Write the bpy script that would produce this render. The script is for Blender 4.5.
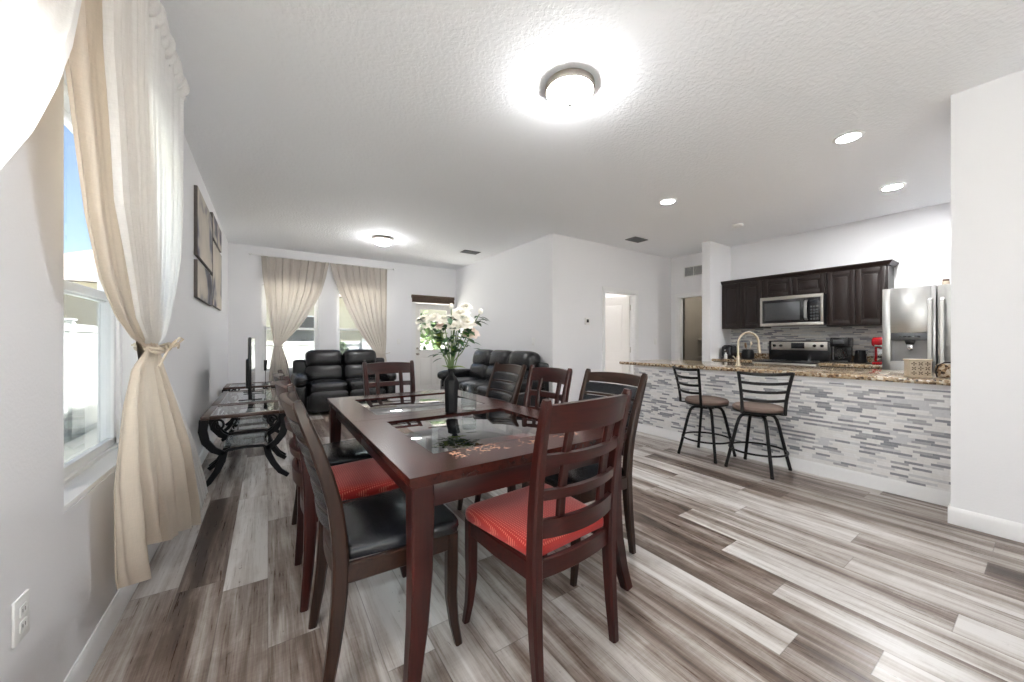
import bpy, bmesh, math, random
from mathutils import Vector, Matrix
PI = math.pi
R = math.radians
random.seed(7)
for o in list(bpy.data.objects):
    bpy.data.objects.remove(o)
scene = bpy.context.scene
C = scene.collection

# ------------------------------------------------------------------ camera
YAW = math.atan(244 / 365)
cam_data = bpy.data.cameras.new('camera')
cam_data.sensor_width = 36
cam_data.lens = 365 / 1024 * 36
cam_data.clip_start = 0.02
cam = bpy.data.objects.new('camera', cam_data)
C.objects.link(cam)
cam.location = (0, 0, 1.21)
cam.rotation_euler = (PI / 2, 0, -YAW)
scene.camera = cam

# ------------------------------------------------------------------ world, sun, exposure
scene.view_settings.view_transform = 'Standard'
scene.view_settings.look = 'None'
scene.view_settings.exposure = 1.50
scene.view_settings.gamma = 1
scene.view_settings.use_curve_mapping = False
scene.cycles.max_bounces = 12
scene.cycles.diffuse_bounces = 7
scene.cycles.glossy_bounces = 4
scene.cycles.transmission_bounces = 8
scene.cycles.transparent_max_bounces = 16
scene.cycles.sample_clamp_indirect = 6
scene.cycles.caustics_reflective = False
scene.cycles.caustics_refractive = False
scene.cycles.use_denoising = True
world = bpy.data.worlds.new('world')
scene.world = world
world.use_nodes = True
wn = world.node_tree
sky = wn.nodes.new('ShaderNodeTexSky')
sky.sky_type = 'NISHITA'
sky.sun_disc = False
sky.sun_elevation = R(58)
sky.sun_rotation = R(80)
sky.air_density = 1.0
sky.dust_density = 0.6
wn.links.new(sky.outputs[0], wn.nodes['Background'].inputs[0])
wn.nodes['Background'].inputs[1].default_value = 0.100
sun_d = bpy.data.lights.new('sun', 'SUN')
sun_d.energy = 24.0
sun_d.angle = R(1)
sun_d.color = (1, .975, .94)
sun = bpy.data.objects.new('sun', sun_d)
C.objects.link(sun)
sun.rotation_euler = Vector((-.50, .22, -.9)).to_track_quat('-Z', 'Y').to_euler()
DOME_POWER = 42.0
SPOT_POWER = 24.0
BACK_FILL = 3.0     # added fill lamp in the unseen opening behind the camera
SIDE_FILL = 34.0  # strength of the added lamp in the near window opening

def area_light(name, loc, direction, sx, sy, energy, color=(1, 1, 1)):
    d = bpy.data.lights.new(name, 'AREA')
    d.shape = 'RECTANGLE'
    d.size = sx
    d.size_y = sy
    d.energy = energy
    d.color = color
    o = bpy.data.objects.new(name, d)
    C.objects.link(o)
    o.location = loc
    o.rotation_euler = Vector(direction).to_track_quat('-Z', 'Z').to_euler()
    return o
# fill lamps added to stand in for daylight; patio leans up, near window down
area_light('patio_fill', (.3, -2.46, 1.1), (-.2, 1, .9), 1.1, 1.8, BACK_FILL, (.96, .98, 1))
area_light('near_window_fill', (-.70, .55, 1.42), (1, .1, -.6), .86, 1.45, SIDE_FILL, (.97, .99, 1))

# ------------------------------------------------------------------ node helpers
class NT:
    def __init__(s, name):
        s.m = bpy.data.materials.new(name)
        s.m.use_nodes = True
        s.t = s.m.node_tree
        s.b = s.t.nodes['Principled BSDF']
        s.out = s.t.nodes['Material Output']
    def node(s, typ, **kw):
        n = s.t.nodes.new(typ)
        for k, v in kw.items():
            if k.startswith('i_'):
                n.inputs[k[2:].replace('_', ' ')].default_value = v
            else:
                setattr(n, k, v)
        return n
    def link(s, a, b):
        s.t.links.new(a, b)
    def math(s, op, a, b=None, c=None):
        n = s.t.nodes.new('ShaderNodeMath')
        n.operation = op
        for i, v in enumerate((a, b, c)):
            if v is None:
                continue
            if isinstance(v, (int, float)):
                n.inputs[i].default_value = v
            else:
                s.link(v, n.inputs[i])
        return n.outputs[0]
    def comb(s, x, y, z):
        n = s.t.nodes.new('ShaderNodeCombineXYZ')
        for i, v in enumerate((x, y, z)):
            if isinstance(v, (int, float)):
                n.inputs[i].default_value = v
            else:
                s.link(v, n.inputs[i])
        return n.outputs[0]
    def coords(s, kind='Object', scale=None):
        n = s.t.nodes.new('ShaderNodeTexCoord')
        o = n.outputs[kind]
        if scale is not None:
            mp = s.t.nodes.new('ShaderNodeMapping')
            mp.inputs['Scale'].default_value = scale
            s.link(o, mp.inputs[0])
            o = mp.outputs[0]
        return o
    def sep(s, v):
        n = s.t.nodes.new('ShaderNodeSeparateXYZ')
        s.link(v, n.inputs[0])
        return n.outputs
    def noise(s, vec, scale, detail=3, rough=.5, dist=0):
        n = s.node('ShaderNodeTexNoise')
        n.inputs['Scale'].default_value = scale
        n.inputs['Detail'].default_value = detail
        n.inputs['Roughness'].default_value = rough
        n.inputs['Distortion'].default_value = dist
        s.link(vec, n.inputs['Vector'])
        return n.outputs['Fac']
    def ramp(s, fac, stops, interp='LINEAR'):
        n = s.t.nodes.new('ShaderNodeValToRGB')
        cr = n.color_ramp
        cr.interpolation = interp
        while len(cr.elements) < len(stops):
            cr.elements.new(.5)
        for e, (p, c) in zip(cr.elements, stops):
            e.position = p
            e.color = tuple(c) + (1,) if len(c) == 3 else c
        s.link(fac, n.inputs[0])
        return n.outputs[0]
    def mix(s, fac, a, b, mode='MIX'):
        n = s.t.nodes.new('ShaderNodeMix')
        n.data_type = 'RGBA'
        n.blend_type = mode
        for i, v in ((0, fac), (6, a), (7, b)):
            if isinstance(v, (int, float)):
                n.inputs[i].default_value = v
            elif isinstance(v, tuple):
                n.inputs[i].default_value = v + (1,) if len(v) == 3 else v
            else:
                s.link(v, n.inputs[i])
        return n.outputs[2]
    def bump(s, h, strength=.3, dist=.01):
        n = s.t.nodes.new('ShaderNodeBump')
        n.inputs['Strength'].default_value = strength
        n.inputs['Distance'].default_value = dist
        s.link(h, n.inputs['Height'])
        s.link(n.outputs[0], s.b.inputs['Normal'])
    def set(s, **kw):
        names = {'color': 'Base Color', 'rough': 'Roughness', 'metal': 'Metallic', 'coat': 'Coat Weight',
                 'coat_rough': 'Coat Roughness', 'trans': 'Transmission Weight', 'ior': 'IOR', 'emit': 'Emission Color',
                 'estr': 'Emission Strength', 'spec': 'Specular IOR Level', 'sheen': 'Sheen Weight', 'alpha': 'Alpha'}
        for k, v in kw.items():
            i = s.b.inputs[names[k]]
            if isinstance(v, tuple):
                i.default_value = v + (1,)
            elif isinstance(v, (int, float)):
                i.default_value = v
            else:
                s.link(v, i)
        return s

def srgb(r, g, b):
    f = lambda c: (c / 255 / 12.92) if c / 255 <= .04045 else ((c / 255 + .055) / 1.055) ** 2.4
    return (f(r), f(g), f(b))

M = {}
def simple(name, color, rough=.5, metal=0.0, nz=0.0, nscale=40, bump=0.0, bdist=.003, **kw):
    n = NT(name)
    n.set(color=color, rough=rough, metal=metal, **kw)
    v = n.coords()
    if nz:
        f = n.noise(v, nscale, 4)
        c = n.ramp(f, [(.25, tuple(max(0, x * (1 - nz)) for x in color)), (.75, tuple(min(1, x * (1 + nz)) for x in color))])
        n.set(color=c)
    if bump:
        n.bump(n.noise(v, nscale, 3), bump, bdist)
    M[name] = n.m
    return n.m

# paints
def paint(name, color, scale, strength, dist=.002):
    n = NT(name)
    v = n.coords()
    n.set(color=color, rough=.75)
    f = n.noise(v, scale, 2, .5)
    f2 = n.ramp(f, [(.42, (0, 0, 0)), (.58, (1, 1, 1))])
    n.bump(f2, strength, dist)
    M[name] = n.m
paint('wall_paint', srgb(238, 238, 240), 95, .12)
paint('ceiling_paint', srgb(246, 248, 251), 42, .32, .004)
simple('trim_white', srgb(240, 240, 240), .35, nz=.01)
simple('door_white', srgb(238, 236, 232), .4, nz=.01)
simple('vinyl_white', srgb(240, 241, 243), .3, nz=.01)
simple('plate_white', srgb(236, 236, 234), .3, nz=.01)
simple('closet_paint', srgb(165, 158, 146), .7, nz=.04, nscale=3)
simple('black_plastic', (.012, .012, .014), .25, nz=.1)
simple('black_matte', (.006, .006, .007), .42, nz=.2, spec=.25)
simple('black_metal', (.008, .007, .007), .38, nz=.2, spec=.3)
simple('screen', (.02, .022, .026), .08, nz=.05)
simple('nickel', srgb(180, 172, 162), .28, 1.0, nz=.05)
simple('brass_gold', srgb(206, 194, 174), .3, 1.0, nz=.05)
simple('chrome', srgb(220, 220, 222), .12, 1.0, nz=.03)
simple('red_plastic', srgb(176, 14, 26), .25, nz=.05)
simple('espresso_wood', srgb(28, 17, 14), .35, nz=.18, nscale=18)
simple('dark_gap', (.01, .008, .007), .6, nz=.1)
simple('tan_cushion', srgb(116, 98, 88), .7, nz=.08, nscale=120)
simple('maple_side', srgb(150, 120, 92), .5, nz=.08, nscale=12)
simple('stainless_dark', srgb(96, 98, 100), .35, .8, nz=.05)
simple('cream_ceramic', srgb(200, 186, 164), .5, nz=.06, nscale=60)
simple('candle_wax', srgb(236, 232, 224), .5, nz=.02)
simple('blind_wood', srgb(92, 74, 60), .6, nz=.25, nscale=60)
simple('fridge_side', srgb(150, 150, 150), .45, .5, nz=.03)
simple('stucco', srgb(198, 190, 178), .9, nz=.05, nscale=6)
simple('shingle', srgb(92, 86, 82), .9, nz=.25, nscale=9)
simple('vinyl_fence', srgb(176, 180, 178), .6, nz=.03)
simple('bounce_pale', srgb(226, 222, 212), .9, nz=.05, nscale=3)
simple('grass', srgb(104, 106, 88), .95, nz=.35, nscale=8)
simple('hedge', srgb(60, 80, 42), .9, nz=.5, nscale=14)
simple('blue_bin', srgb(52, 104, 168), .5, nz=.05)
simple('stem_green', srgb(112, 136, 84), .5, nz=.1)
simple('leaf_green', srgb(44, 84, 44), .5, nz=.3, nscale=20)
simple('leaf_light', srgb(140, 164, 60), .5, nz=.2, nscale=20)
simple('petal_white', srgb(250, 246, 236), .6, nz=.02)
simple('petal_blush', srgb(246, 230, 220), .6, nz=.03)
simple('string', srgb(214, 200, 180), .8, nz=.05)

def steel(name, col, vert=True, rough=.3):
    n = NT(name)
    v = n.coords(scale=(60, 60, 1.2) if not vert else (1.2, 1.2, 90))
    f = n.noise(v, 6, 3)
    n.set(color=n.ramp(f, [(.3, tuple(x * .9 for x in col)), (.7, col)]), metal=1.0, rough=rough)
    M[name] = n.m
steel('stainless', srgb(208, 208, 206))
steel('stainless_panel', srgb(196, 192, 186), rough=.38)

def leather(name, col, rough, scale, b):
    n = NT(name)
    v = n.coords()
    vo = n.node('ShaderNodeTexVoronoi')
    vo.inputs['Scale'].default_value = scale
    n.link(v, vo.inputs['Vector'])
    w = n.noise(v, 5, 3, .6, .8)
    h = n.math('ADD', n.math('MULTIPLY', vo.outputs['Distance'], .25), n.math('MULTIPLY', w, 1.2))
    n.set(color=col, rough=rough, coat=.15, coat_rough=.2)
    n.bump(h, b, .02)
    M[name] = n.m
leather('black_leather', (.006, .006, .0075), .26, 160, .25)
leather('seat_vinyl', (.010, .011, .014), .26, 260, .10)

def wood(name, dark, light, rough=.28, axis=2, wear=False, coat=.35):
    n = NT(name)
    sc = [26, 26, 26]
    sc[axis] = 2.2
    v = n.coords(scale=tuple(sc))
    f = n.noise(v, 1.6, 5, .6, .6)
    c = n.ramp(f, [(.3, dark), (.7, light)])
    if wear:
        g = n.coords()
        s = n.sep(g)
        w1 = n.noise(g, 13, 4, .7)
        w2 = n.noise(g, 60, 3, .6)
        spots = n.math('MULTIPLY', n.math('GREATER_THAN', w1, .50), n.math('GREATER_THAN', w2, .53))
        near = n.math('MULTIPLY', n.math('LESS_THAN', s[1], -.80), n.math('GREATER_THAN', s[1], -.90))
        inx = n.math('MULTIPLY', n.math('GREATER_THAN', s[0], -.33), n.math('LESS_THAN', s[0], .34))
        spots = n.math('MULTIPLY', n.math('MULTIPLY', spots, near), n.math('MULTIPLY', inx, .75))
        c = n.mix(spots, c, srgb(214, 170, 140))
    n.set(color=c, rough=rough, coat=coat, coat_rough=.15, spec=.4)
    M[name] = n.m
wood('mahogany', srgb(33, 11, 9), srgb(62, 21, 16), .30, coat=.04)
wood('mahogany_x', srgb(33, 11, 9), srgb(62, 21, 16), .30, axis=0, coat=.04)
wood('walnut', srgb(30, 18, 13), srgb(56, 34, 24), .32, coat=.04)
wood('walnut_x', srgb(30, 18, 13), srgb(56, 34, 24), .32, axis=0, coat=.04)
wood('table_wood', srgb(40, 14, 11), srgb(72, 29, 21), .26, axis=1, wear=True, coat=.05)
wood('console_wood', srgb(50, 32, 26), srgb(84, 60, 50), .3, axis=1)

# red woven seat fabric with pale dots
n = NT('red_fabric')
s = n.sep(n.coords())
k = 2 * PI / .0145
a = n.math('SINE', n.math('MULTIPLY', n.math('ADD', s[0], s[1]), k / 1.414))
b = n.math('SINE', n.math('MULTIPLY', n.math('SUBTRACT', s[0], s[1]), k / 1.414))
dots = n.math('GREATER_THAN', n.math('MULTIPLY', a, b), .55)
base = n.ramp(n.noise(n.coords(), 300, 2), [(.3, srgb(156, 26, 20)), (.7, srgb(184, 40, 31))])
n.set(color=n.mix(dots, base, srgb(214, 112, 92)), rough=.8, sheen=.3)
n.bump(n.noise(n.coords(), 500, 2), .3, .001)
M['red_fabric'] = n.m

# curtains
def cloth_mat(name, col, translucent, transparent=0.0, folds=0.0):
    n = NT(name)
    v = n.coords(scale=(1, 1, 1))
    w = n.noise(n.coords(scale=(160, 160, 12)), 2, 2)
    w2 = n.noise(n.coords(scale=(14, 14, 180)), 2, 2)
    f = n.math('MULTIPLY', n.math('ADD', w, w2), .5)
    c = n.ramp(f, [(.3, tuple(x * .9 for x in col)), (.7, col)])
    n.set(color=c, rough=.9)
    n.bump(f, .25, .002)
    tr = n.node('ShaderNodeBsdfTranslucent')
    n.link(c, tr.inputs[0])
    mx = n.node('ShaderNodeMixShader')
    mx.inputs[0].default_value = translucent
    n.link(n.b.outputs[0], mx.inputs[1])
    n.link(tr.outputs[0], mx.inputs[2])
    last = mx.outputs[0]
    if transparent:
        tp = n.node('ShaderNodeBsdfTransparent')
        m2 = n.node('ShaderNodeMixShader')
        m2.inputs[0].default_value = transparent
        n.link(last, m2.inputs[1])
        n.link(tp.outputs[0], m2.inputs[2])
        last = m2.outputs[0]
    n.link(last, n.out.inputs[0])
    M[name] = n.m
cloth_mat('beige_linen', srgb(236, 223, 206), .22)
cloth_mat('taupe_linen', srgb(202, 194, 186), .22)
cloth_mat('white_sheer', srgb(252, 251, 249), .5, .06)

# glass
def glass(name, tint=(1, 1, 1), refl=.0, thin=True, mixv=.12, rough=0.0):
    n = NT(name)
    gl = n.node('ShaderNodeBsdfGlossy')
    gl.inputs['Roughness'].default_value = rough
    tp = n.node('ShaderNodeBsdfTransparent')
    tp.inputs[0].default_value = tint + (1,)
    fr = n.node('ShaderNodeFresnel')
    fr.inputs[0].default_value = 1.5
    ge = n.node('ShaderNodeNewGeometry')
    f = n.math('MULTIPLY', n.math('ADD', fr.outputs[0], refl), n.math('SUBTRACT', 1.0, ge.outputs['Backfacing']))
    mx = n.node('ShaderNodeMixShader')
    n.link(f, mx.inputs[0])
    n.link(tp.outputs[0], mx.inputs[1])
    n.link(gl.outputs[0], mx.inputs[2])
    n.link(mx.outputs[0], n.out.inputs[0])
    M[name] = n.m
glass('window_glass', (.97, .98, .98))
glass('clear_glass', (.93, .95, .95), .02)
glass('table_glass', (.66, .72, .72), .24, rough=.02)
glass('shelf_glass', (.8, .85, .86), .12, rough=.03)

# insect screen in the lower sash: fine grey mesh
n = NT('insect_screen')
tp = n.node('ShaderNodeBsdfTransparent')
df = n.node('ShaderNodeBsdfDiffuse')
df.inputs[0].default_value = srgb(150, 156, 156) + (1,)
mx = n.node('ShaderNodeMixShader')
mx.inputs[0].default_value = .35
n.link(tp.outputs[0], mx.inputs[1]); n.link(df.outputs[0], mx.inputs[2]); n.link(mx.outputs[0], n.out.inputs[0])
M['insect_screen'] = n.m

# plank floor
n = NT('plank_floor')
s = n.sep(n.coords())
W, L = .182, 1.22
xr = n.math('DIVIDE', s[0], W)
row = n.math('FLOOR', xr)
fx = n.math('FRACT', xr)
wn1 = n.node('ShaderNodeTexWhiteNoise', noise_dimensions='1D')
n.link(row, wn1.inputs['W'])
yy = n.math('ADD', n.math('DIVIDE', s[1], L), wn1.outputs['Value'])
col = n.math('FLOOR', yy)
fy = n.math('FRACT', yy)
wn2 = n.node('ShaderNodeTexWhiteNoise', noise_dimensions='2D')
n.link(n.comb(row, col, 0), wn2.inputs['Vector'])
rnd = wn2.outputs['Value']
rc = n.sep(wn2.outputs['Color'])
# grain coordinates: shifted per plank
gx = n.math('ADD', s[0], n.math('MULTIPLY', rc[0], 13.0))
gy = n.math('ADD', s[1], n.math('MULTIPLY', rc[1], 17.0))
streak = n.noise(n.comb(n.math('MULTIPLY', gx, 11), n.math('MULTIPLY', gy, .7), rnd), 1.0, 3, .55, .4)
fine = n.noise(n.comb(n.math('MULTIPLY', gx, 110), n.math('MULTIPLY', gy, 4), rnd), 1.0, 4, .65, .6)
blot = n.noise(n.comb(n.math('MULTIPLY', gx, 9), n.math('MULTIPLY', gy, 3.2), rnd), 1.0, 3, .6, 1.5)
scr = n.noise(n.comb(n.math('MULTIPLY', gx, 12), n.math('MULTIPLY', gy, 120), rnd), 1.0, 2, .5, .0)
t = n.math('ADD', n.math('MULTIPLY', n.math('SUBTRACT', rnd, .5), .66), .53)
t = n.math('ADD', t, n.math('MULTIPLY', n.math('SUBTRACT', streak, .5), 1.75))
t = n.math('ADD', t, n.math('MULTIPLY', n.math('SUBTRACT', fine, .5), .55))
t = n.math('ADD', t, n.math('MULTIPLY', n.math('SUBTRACT', blot, .5), .45))
t = n.math('ADD', t, n.math('MULTIPLY', n.math('SUBTRACT', scr, .5), .10))
c = n.ramp(t, [(.0, srgb(70, 57, 50)), (.26, srgb(106, 90, 80)), (.46, srgb(141, 129, 120)), (.68, srgb(178, 171, 165)), (1.0, srgb(210, 207, 204))])
knots = n.math('GREATER_THAN', n.noise(n.comb(n.math('MULTIPLY', gx, 26), n.math('MULTIPLY', gy, 8), rnd), 1.0, 3, .5, 2.0), .735)
c = n.mix(n.math('MULTIPLY', knots, .5), c, srgb(60, 50, 46))
ex = n.math('MINIMUM', fx, n.math('SUBTRACT', 1.0, fx))
ey = n.math('MINIMUM', fy, n.math('SUBTRACT', 1.0, fy))
seam = n.math('MAXIMUM', n.math('LESS_THAN', ex, .010), n.math('LESS_THAN', ey, .0016))
c = n.mix(n.math('MULTIPLY', seam, .45), c, srgb(84, 74, 68))
n.set(color=c, rough=n.math('ADD', .20, n.math('MULTIPLY', fine, .2)), spec=.5)
n.bump(n.math('SUBTRACT', fine, n.math('MULTIPLY', seam, 1.0)), .18, .003)
M['plank_floor'] = n.m

# strip mosaic (runs along local Y, rows along Z)
def mosaic(name, rh, bw, thr_dark, thr_mid, base, warm):
    n = NT(name)
    s = n.sep(n.coords())
    zr = n.math('DIVIDE', s[2], rh)
    row = n.math('FLOOR', zr)
    w1 = n.node('ShaderNodeTexWhiteNoise', noise_dimensions='1D')
    n.link(row, w1.inputs['W'])
    yr = n.math('ADD', n.math('DIVIDE', s[1], bw), n.math('MULTIPLY', w1.outputs['Value'], 7.0))
    col = n.math('FLOOR', yr)
    w2 = n.node('ShaderNodeTexWhiteNoise', noise_dimensions='2D')
    n.link(n.comb(row, col, 0), w2.inputs['Vector'])
    c = n.ramp(w2.outputs['Value'], [(0, srgb(112, 114, 124)), (thr_dark, srgb(158, 158, 163)), (thr_mid, base), (.6, warm), (.8, srgb(206, 206, 208))], 'CONSTANT')
    marble = n.noise(n.coords(), 30, 4, .6, 1.0)
    c = n.mix(.25, c, n.ramp(marble, [(.3, srgb(186, 186, 188)), (.7, srgb(236, 236, 236))]), 'MIX')
    fz = n.math('FRACT', zr)
    fy = n.math('FRACT', yr)
    g = n.math('MAXIMUM', n.math('LESS_THAN', fz, .10), n.math('LESS_THAN', fy, .015))
    c = n.mix(n.math('MULTIPLY', g, .5), c, srgb(214, 212, 208))
    n.set(color=c, rough=.3)
    n.bump(n.math('SUBTRACT', 1.0, g), .3, .002)
    M[name] = n.m
mosaic('bar_mosaic', .0185, .100, .17, .24, srgb(236, 234, 231), srgb(240, 239, 238))
mosaic('splash_mosaic', .0165, .12, .2, .33, srgb(228, 226, 222), srgb(214, 208, 200))

# granite
n = NT('granite')
v = n.coords()
vo = n.node('ShaderNodeTexVoronoi')
vo.inputs['Scale'].default_value = 62
n.link(v, vo.inputs['Vector'])
vc = n.sep(vo.outputs['Color'])
f = n.math('ADD', n.math('MULTIPLY', vc[0], .55), n.math('MULTIPLY', n.noise(v, 16, 5, .7), .5))
c = n.ramp(f, [(.22, srgb(44, 36, 32)), (.34, srgb(116, 90, 66)), (.46, srgb(156, 130, 98)), (.6, srgb(180, 158, 128)), (.8, srgb(204, 194, 176))])
n.set(color=c, rough=.12, coat=.3)
M['granite'] = n.m

# abstract art canvases: beige ground with dark blue smoky strokes
n = NT('art_canvas')
g = n.coords()
s = n.sep(g)
oi = n.node('ShaderNodeObjectInfo')
f = n.noise(n.comb(n.math('MULTIPLY', oi.outputs['Random'], 40.0), n.math('MULTIPLY', s[1], 1.6), n.math('MULTIPLY', s[2], 2.2)), 1.0, 2, .5, .4)
streaks = n.noise(n.comb(oi.outputs['Random'], n.math('MULTIPLY', s[1], 9), n.math('MULTIPLY', s[2], .5)), 1.0, 2, .5)
c = n.ramp(f, [(.37, srgb(40, 42, 60)), (.45, srgb(116, 114, 124)), (.52, srgb(186, 178, 166)), (.75, srgb(208, 198, 184))])
c = n.mix(n.math('MULTIPLY', n.math('LESS_THAN', streaks, .37), .6), c, srgb(84, 82, 92))
n.set(color=c, rough=.6)
M['art_canvas'] = n.m
simple('art_edge', srgb(96, 90, 86), .6, nz=.1)

# dome glass (a lamp: it emits)
def emitter(name, col, strength):
    n = NT(name)
    n.set(color=(.9, .9, .88), rough=.4, emit=col, estr=strength)
    M[name] = n.m
emitter('dome_glass', (.99, .99, 1), DOME_POWER)
emitter('spot_glass', (1, 1, 1), SPOT_POWER)
emitter('kitchen_glass', (1, 1, 1), 330)
emitter('bedroom_fill', (1, .95, .88), 70)  # glow of the lamp added to light the bedroom
emitter('led_green', (.3, .9, .6), 1.0)

# ------------------------------------------------------------------ mesh helpers
def new():
    return bmesh.new()

def xf(bm, verts, mat):
    if mat is not None:
        bmesh.ops.transform(bm, matrix=mat, verts=verts)

def box(bm, x0, x1, y0, y1, z0, z1, bev=0.0, seg=2, mat=None):
    t = bmesh.new()
    bmesh.ops.create_cube(t, size=1)
    bmesh.ops.transform(t, matrix=Matrix.Translation(((x0 + x1) / 2, (y0 + y1) / 2, (z0 + z1) / 2)) @ Matrix.Diagonal((abs(x1 - x0), abs(y1 - y0), abs(z1 - z0), 1)), verts=t.verts)
    if bev:
        bmesh.ops.bevel(t, geom=t.edges[:], offset=bev, segments=seg, profile=.5, affect='EDGES')
    if mat is not None:
        bmesh.ops.transform(t, matrix=mat, verts=t.verts)
    merge(bm, t)
    return bm

def merge(bm, t):
    me = bpy.data.meshes.new('tmp')
    t.to_mesh(me)
    t.free()
    bm.from_mesh(me)
    bpy.data.meshes.remove(me)

def frame_path(pts):
    out = []
    n = len(pts)
    for i in range(n):
        a = Vector(pts[max(0, i - 1)])
        b = Vector(pts[min(n - 1, i + 1)])
        out.append((b - a).normalized())
    return out

def beam(bm, pts, side, w, t, chamfer=.18):
    """sweep a chamfered rectangle along pts; w is measured along side, t across it."""
    side = Vector(side).normalized()
    tans = frame_path(pts)
    n = len(pts)
    rings = []
    for i, (p, tg) in enumerate(zip(pts, tans)):
        wi = (w[i] if isinstance(w, (list, tuple)) else w) / 2
        ti = (t[i] if isinstance(t, (list, tuple)) else t) / 2
        s = (side - tg * side.dot(tg)).normalized()
        nn = tg.cross(s).normalized()
        ch = min(wi, ti) * chamfer * 2
        prof = [(wi, ti - ch), (wi - ch, ti), (-wi + ch, ti), (-wi, ti - ch), (-wi, -ti + ch), (-wi + ch, -ti), (wi - ch, -ti), (wi, -ti + ch)]
        rings.append([bm.verts.new(Vector(p) + s * a + nn * b) for a, b in prof])
    for i in range(n - 1):
        for j in range(8):
            bm.faces.new((rings[i][j], rings[i][(j + 1) % 8], rings[i + 1][(j + 1) % 8], rings[i + 1][j]))
    bm.faces.new(rings[0][::-1])
    bm.faces.new(rings[-1])
    return bm

def tube(bm, pts, r, seg=10, closed=False):
    n = len(pts)
    P = [Vector(p) for p in pts]
    prev = None
    rings = []
    for i in range(n):
        if closed:
            tg = (P[(i + 1) % n] - P[i - 1]).normalized()
        else:
            tg = (P[min(n - 1, i + 1)] - P[max(0, i - 1)]).normalized()
        if prev is None:
            ref = Vector((0, 0, 1)) if abs(tg.z) < .9 else Vector((1, 0, 0))
            nn = tg.cross(ref).normalized()
        else:
            nn = (prev - tg * prev.dot(tg)).normalized()
        prev = nn
        bb = tg.cross(nn)
        ri = r[i] if isinstance(r, (list, tuple)) else r
        rings.append([bm.verts.new(P[i] + (nn * math.cos(a) + bb * math.sin(a)) * ri) for a in [2 * PI * k / seg for k in range(seg)]])
    m = n if closed else n - 1
    for i in range(m):
        A, B = rings[i], rings[(i + 1) % n]
        for j in range(seg):
            bm.faces.new((A[j], A[(j + 1) % seg], B[(j + 1) % seg], B[j]))
    if not closed:
        bm.faces.new(rings[0][::-1])
        bm.faces.new(rings[-1])
    return bm

def lathe(bm, prof, seg=24, center=(0, 0, 0), rot=None):
    t = bmesh.new()
    rings = []
    for r, z in prof:
        if r < 1e-5:
            rings.append([t.verts.new((0, 0, z))])
        else:
            rings.append([t.verts.new((r * math.cos(2 * PI * k / seg), r * math.sin(2 * PI * k / seg), z)) for k in range(seg)])
    for A, B in zip(rings, rings[1:]):
        if len(A) == 1 and len(B) == 1:
            continue
        for j in range(seg):
            if len(A) == 1:
                t.faces.new((A[0], B[(j + 1) % seg], B[j]))
            elif len(B) == 1:
                t.faces.new((A[j], A[(j + 1) % seg], B[0]))
            else:
                t.faces.new((A[j], A[(j + 1) % seg], B[(j + 1) % seg], B[j]))
    bmesh.ops.recalc_face_normals(t, faces=t.faces)
    m = Matrix.Translation(center)
    if rot is not None:
        m = m @ rot
    bmesh.ops.transform(t, matrix=m, verts=t.verts)
    merge(bm, t)
    return bm

def prism(bm, poly, z0, z1, bev=0.0, mat=None):
    t = bmesh.new()
    a = [t.verts.new((x, y, z0)) for x, y in poly]
    b = [t.verts.new((x, y, z1)) for x, y in poly]
    n = len(poly)
    t.faces.new(a[::-1])
    t.faces.new(b)
    for i in range(n):
        t.faces.new((a[i], a[(i + 1) % n], b[(i + 1) % n], b[i]))
    bmesh.ops.recalc_face_normals(t, faces=t.faces)
    if bev:
        bmesh.ops.bevel(t, geom=t.edges[:], offset=bev, segments=2, profile=.5, affect='EDGES')
    if mat is not None:
        bmesh.ops.transform(t, matrix=mat, verts=t.verts)
    merge(bm, t)
    return bm

def puff(bm, c, half, k=5.0, n=10, bulge=(0, 0, 0), mat=None, flat=1.0):
    """a stuffed cushion: cube grid pushed to a superellipsoid"""
    t = bmesh.new()
    bmesh.ops.create_cube(t, size=2)
    bmesh.ops.subdivide_edges(t, edges=t.edges[:], cuts=n, use_grid_fill=True)
    for v in t.verts:
        p = v.co
        q = (abs(p.x) ** k + abs(p.y) ** k + abs(p.z) ** k) ** (1 / k)
        p = p / q
        p.x = math.copysign(abs(p.x) ** flat, p.x)
        bx = bulge[0] * (1 - p.y ** 2) * (1 - p.z ** 2)
        by = bulge[1] * (1 - p.x ** 2) * (1 - p.z ** 2)
        bz = bulge[2] * (1 - p.x ** 2) * (1 - p.y ** 2)
        v.co = Vector((p.x * (half[0] + bx), p.y * (half[1] + by), p.z * (half[2] + bz)))
    m = Matrix.Translation(c)
    if mat is not None:
        m = m @ mat
    bmesh.ops.transform(t, matrix=m, verts=t.verts)
    merge(bm, t)
    return bm

def shade(me, angle=35):
    me.polygons.foreach_set('use_smooth', [True] * len(me.polygons))
    bm = bmesh.new()
    bm.from_mesh(me)
    for e in bm.edges:
        if len(e.link_faces) == 2 and e.calc_face_angle(0) > R(angle):
            e.smooth = False
    bm.to_mesh(me)
    bm.free()

def obj(name, bm, mat, parent=None, label=None, smooth=35, recalc=True, loc=None, rot=None):
    if recalc:
        bmesh.ops.recalc_face_normals(bm, faces=bm.faces)
    me = bpy.data.meshes.new(name)
    bm.to_mesh(me)
    bm.free()
    shade(me, smooth)
    me.materials.append(M[mat])
    o = bpy.data.objects.new(name, me)
    C.objects.link(o)
    if loc is not None:
        o.location = loc
    if rot is not None:
        o.rotation_euler = rot
    if parent is not None:
        o.parent = parent
    if label:
        o['label'] = label
    return o

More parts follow.
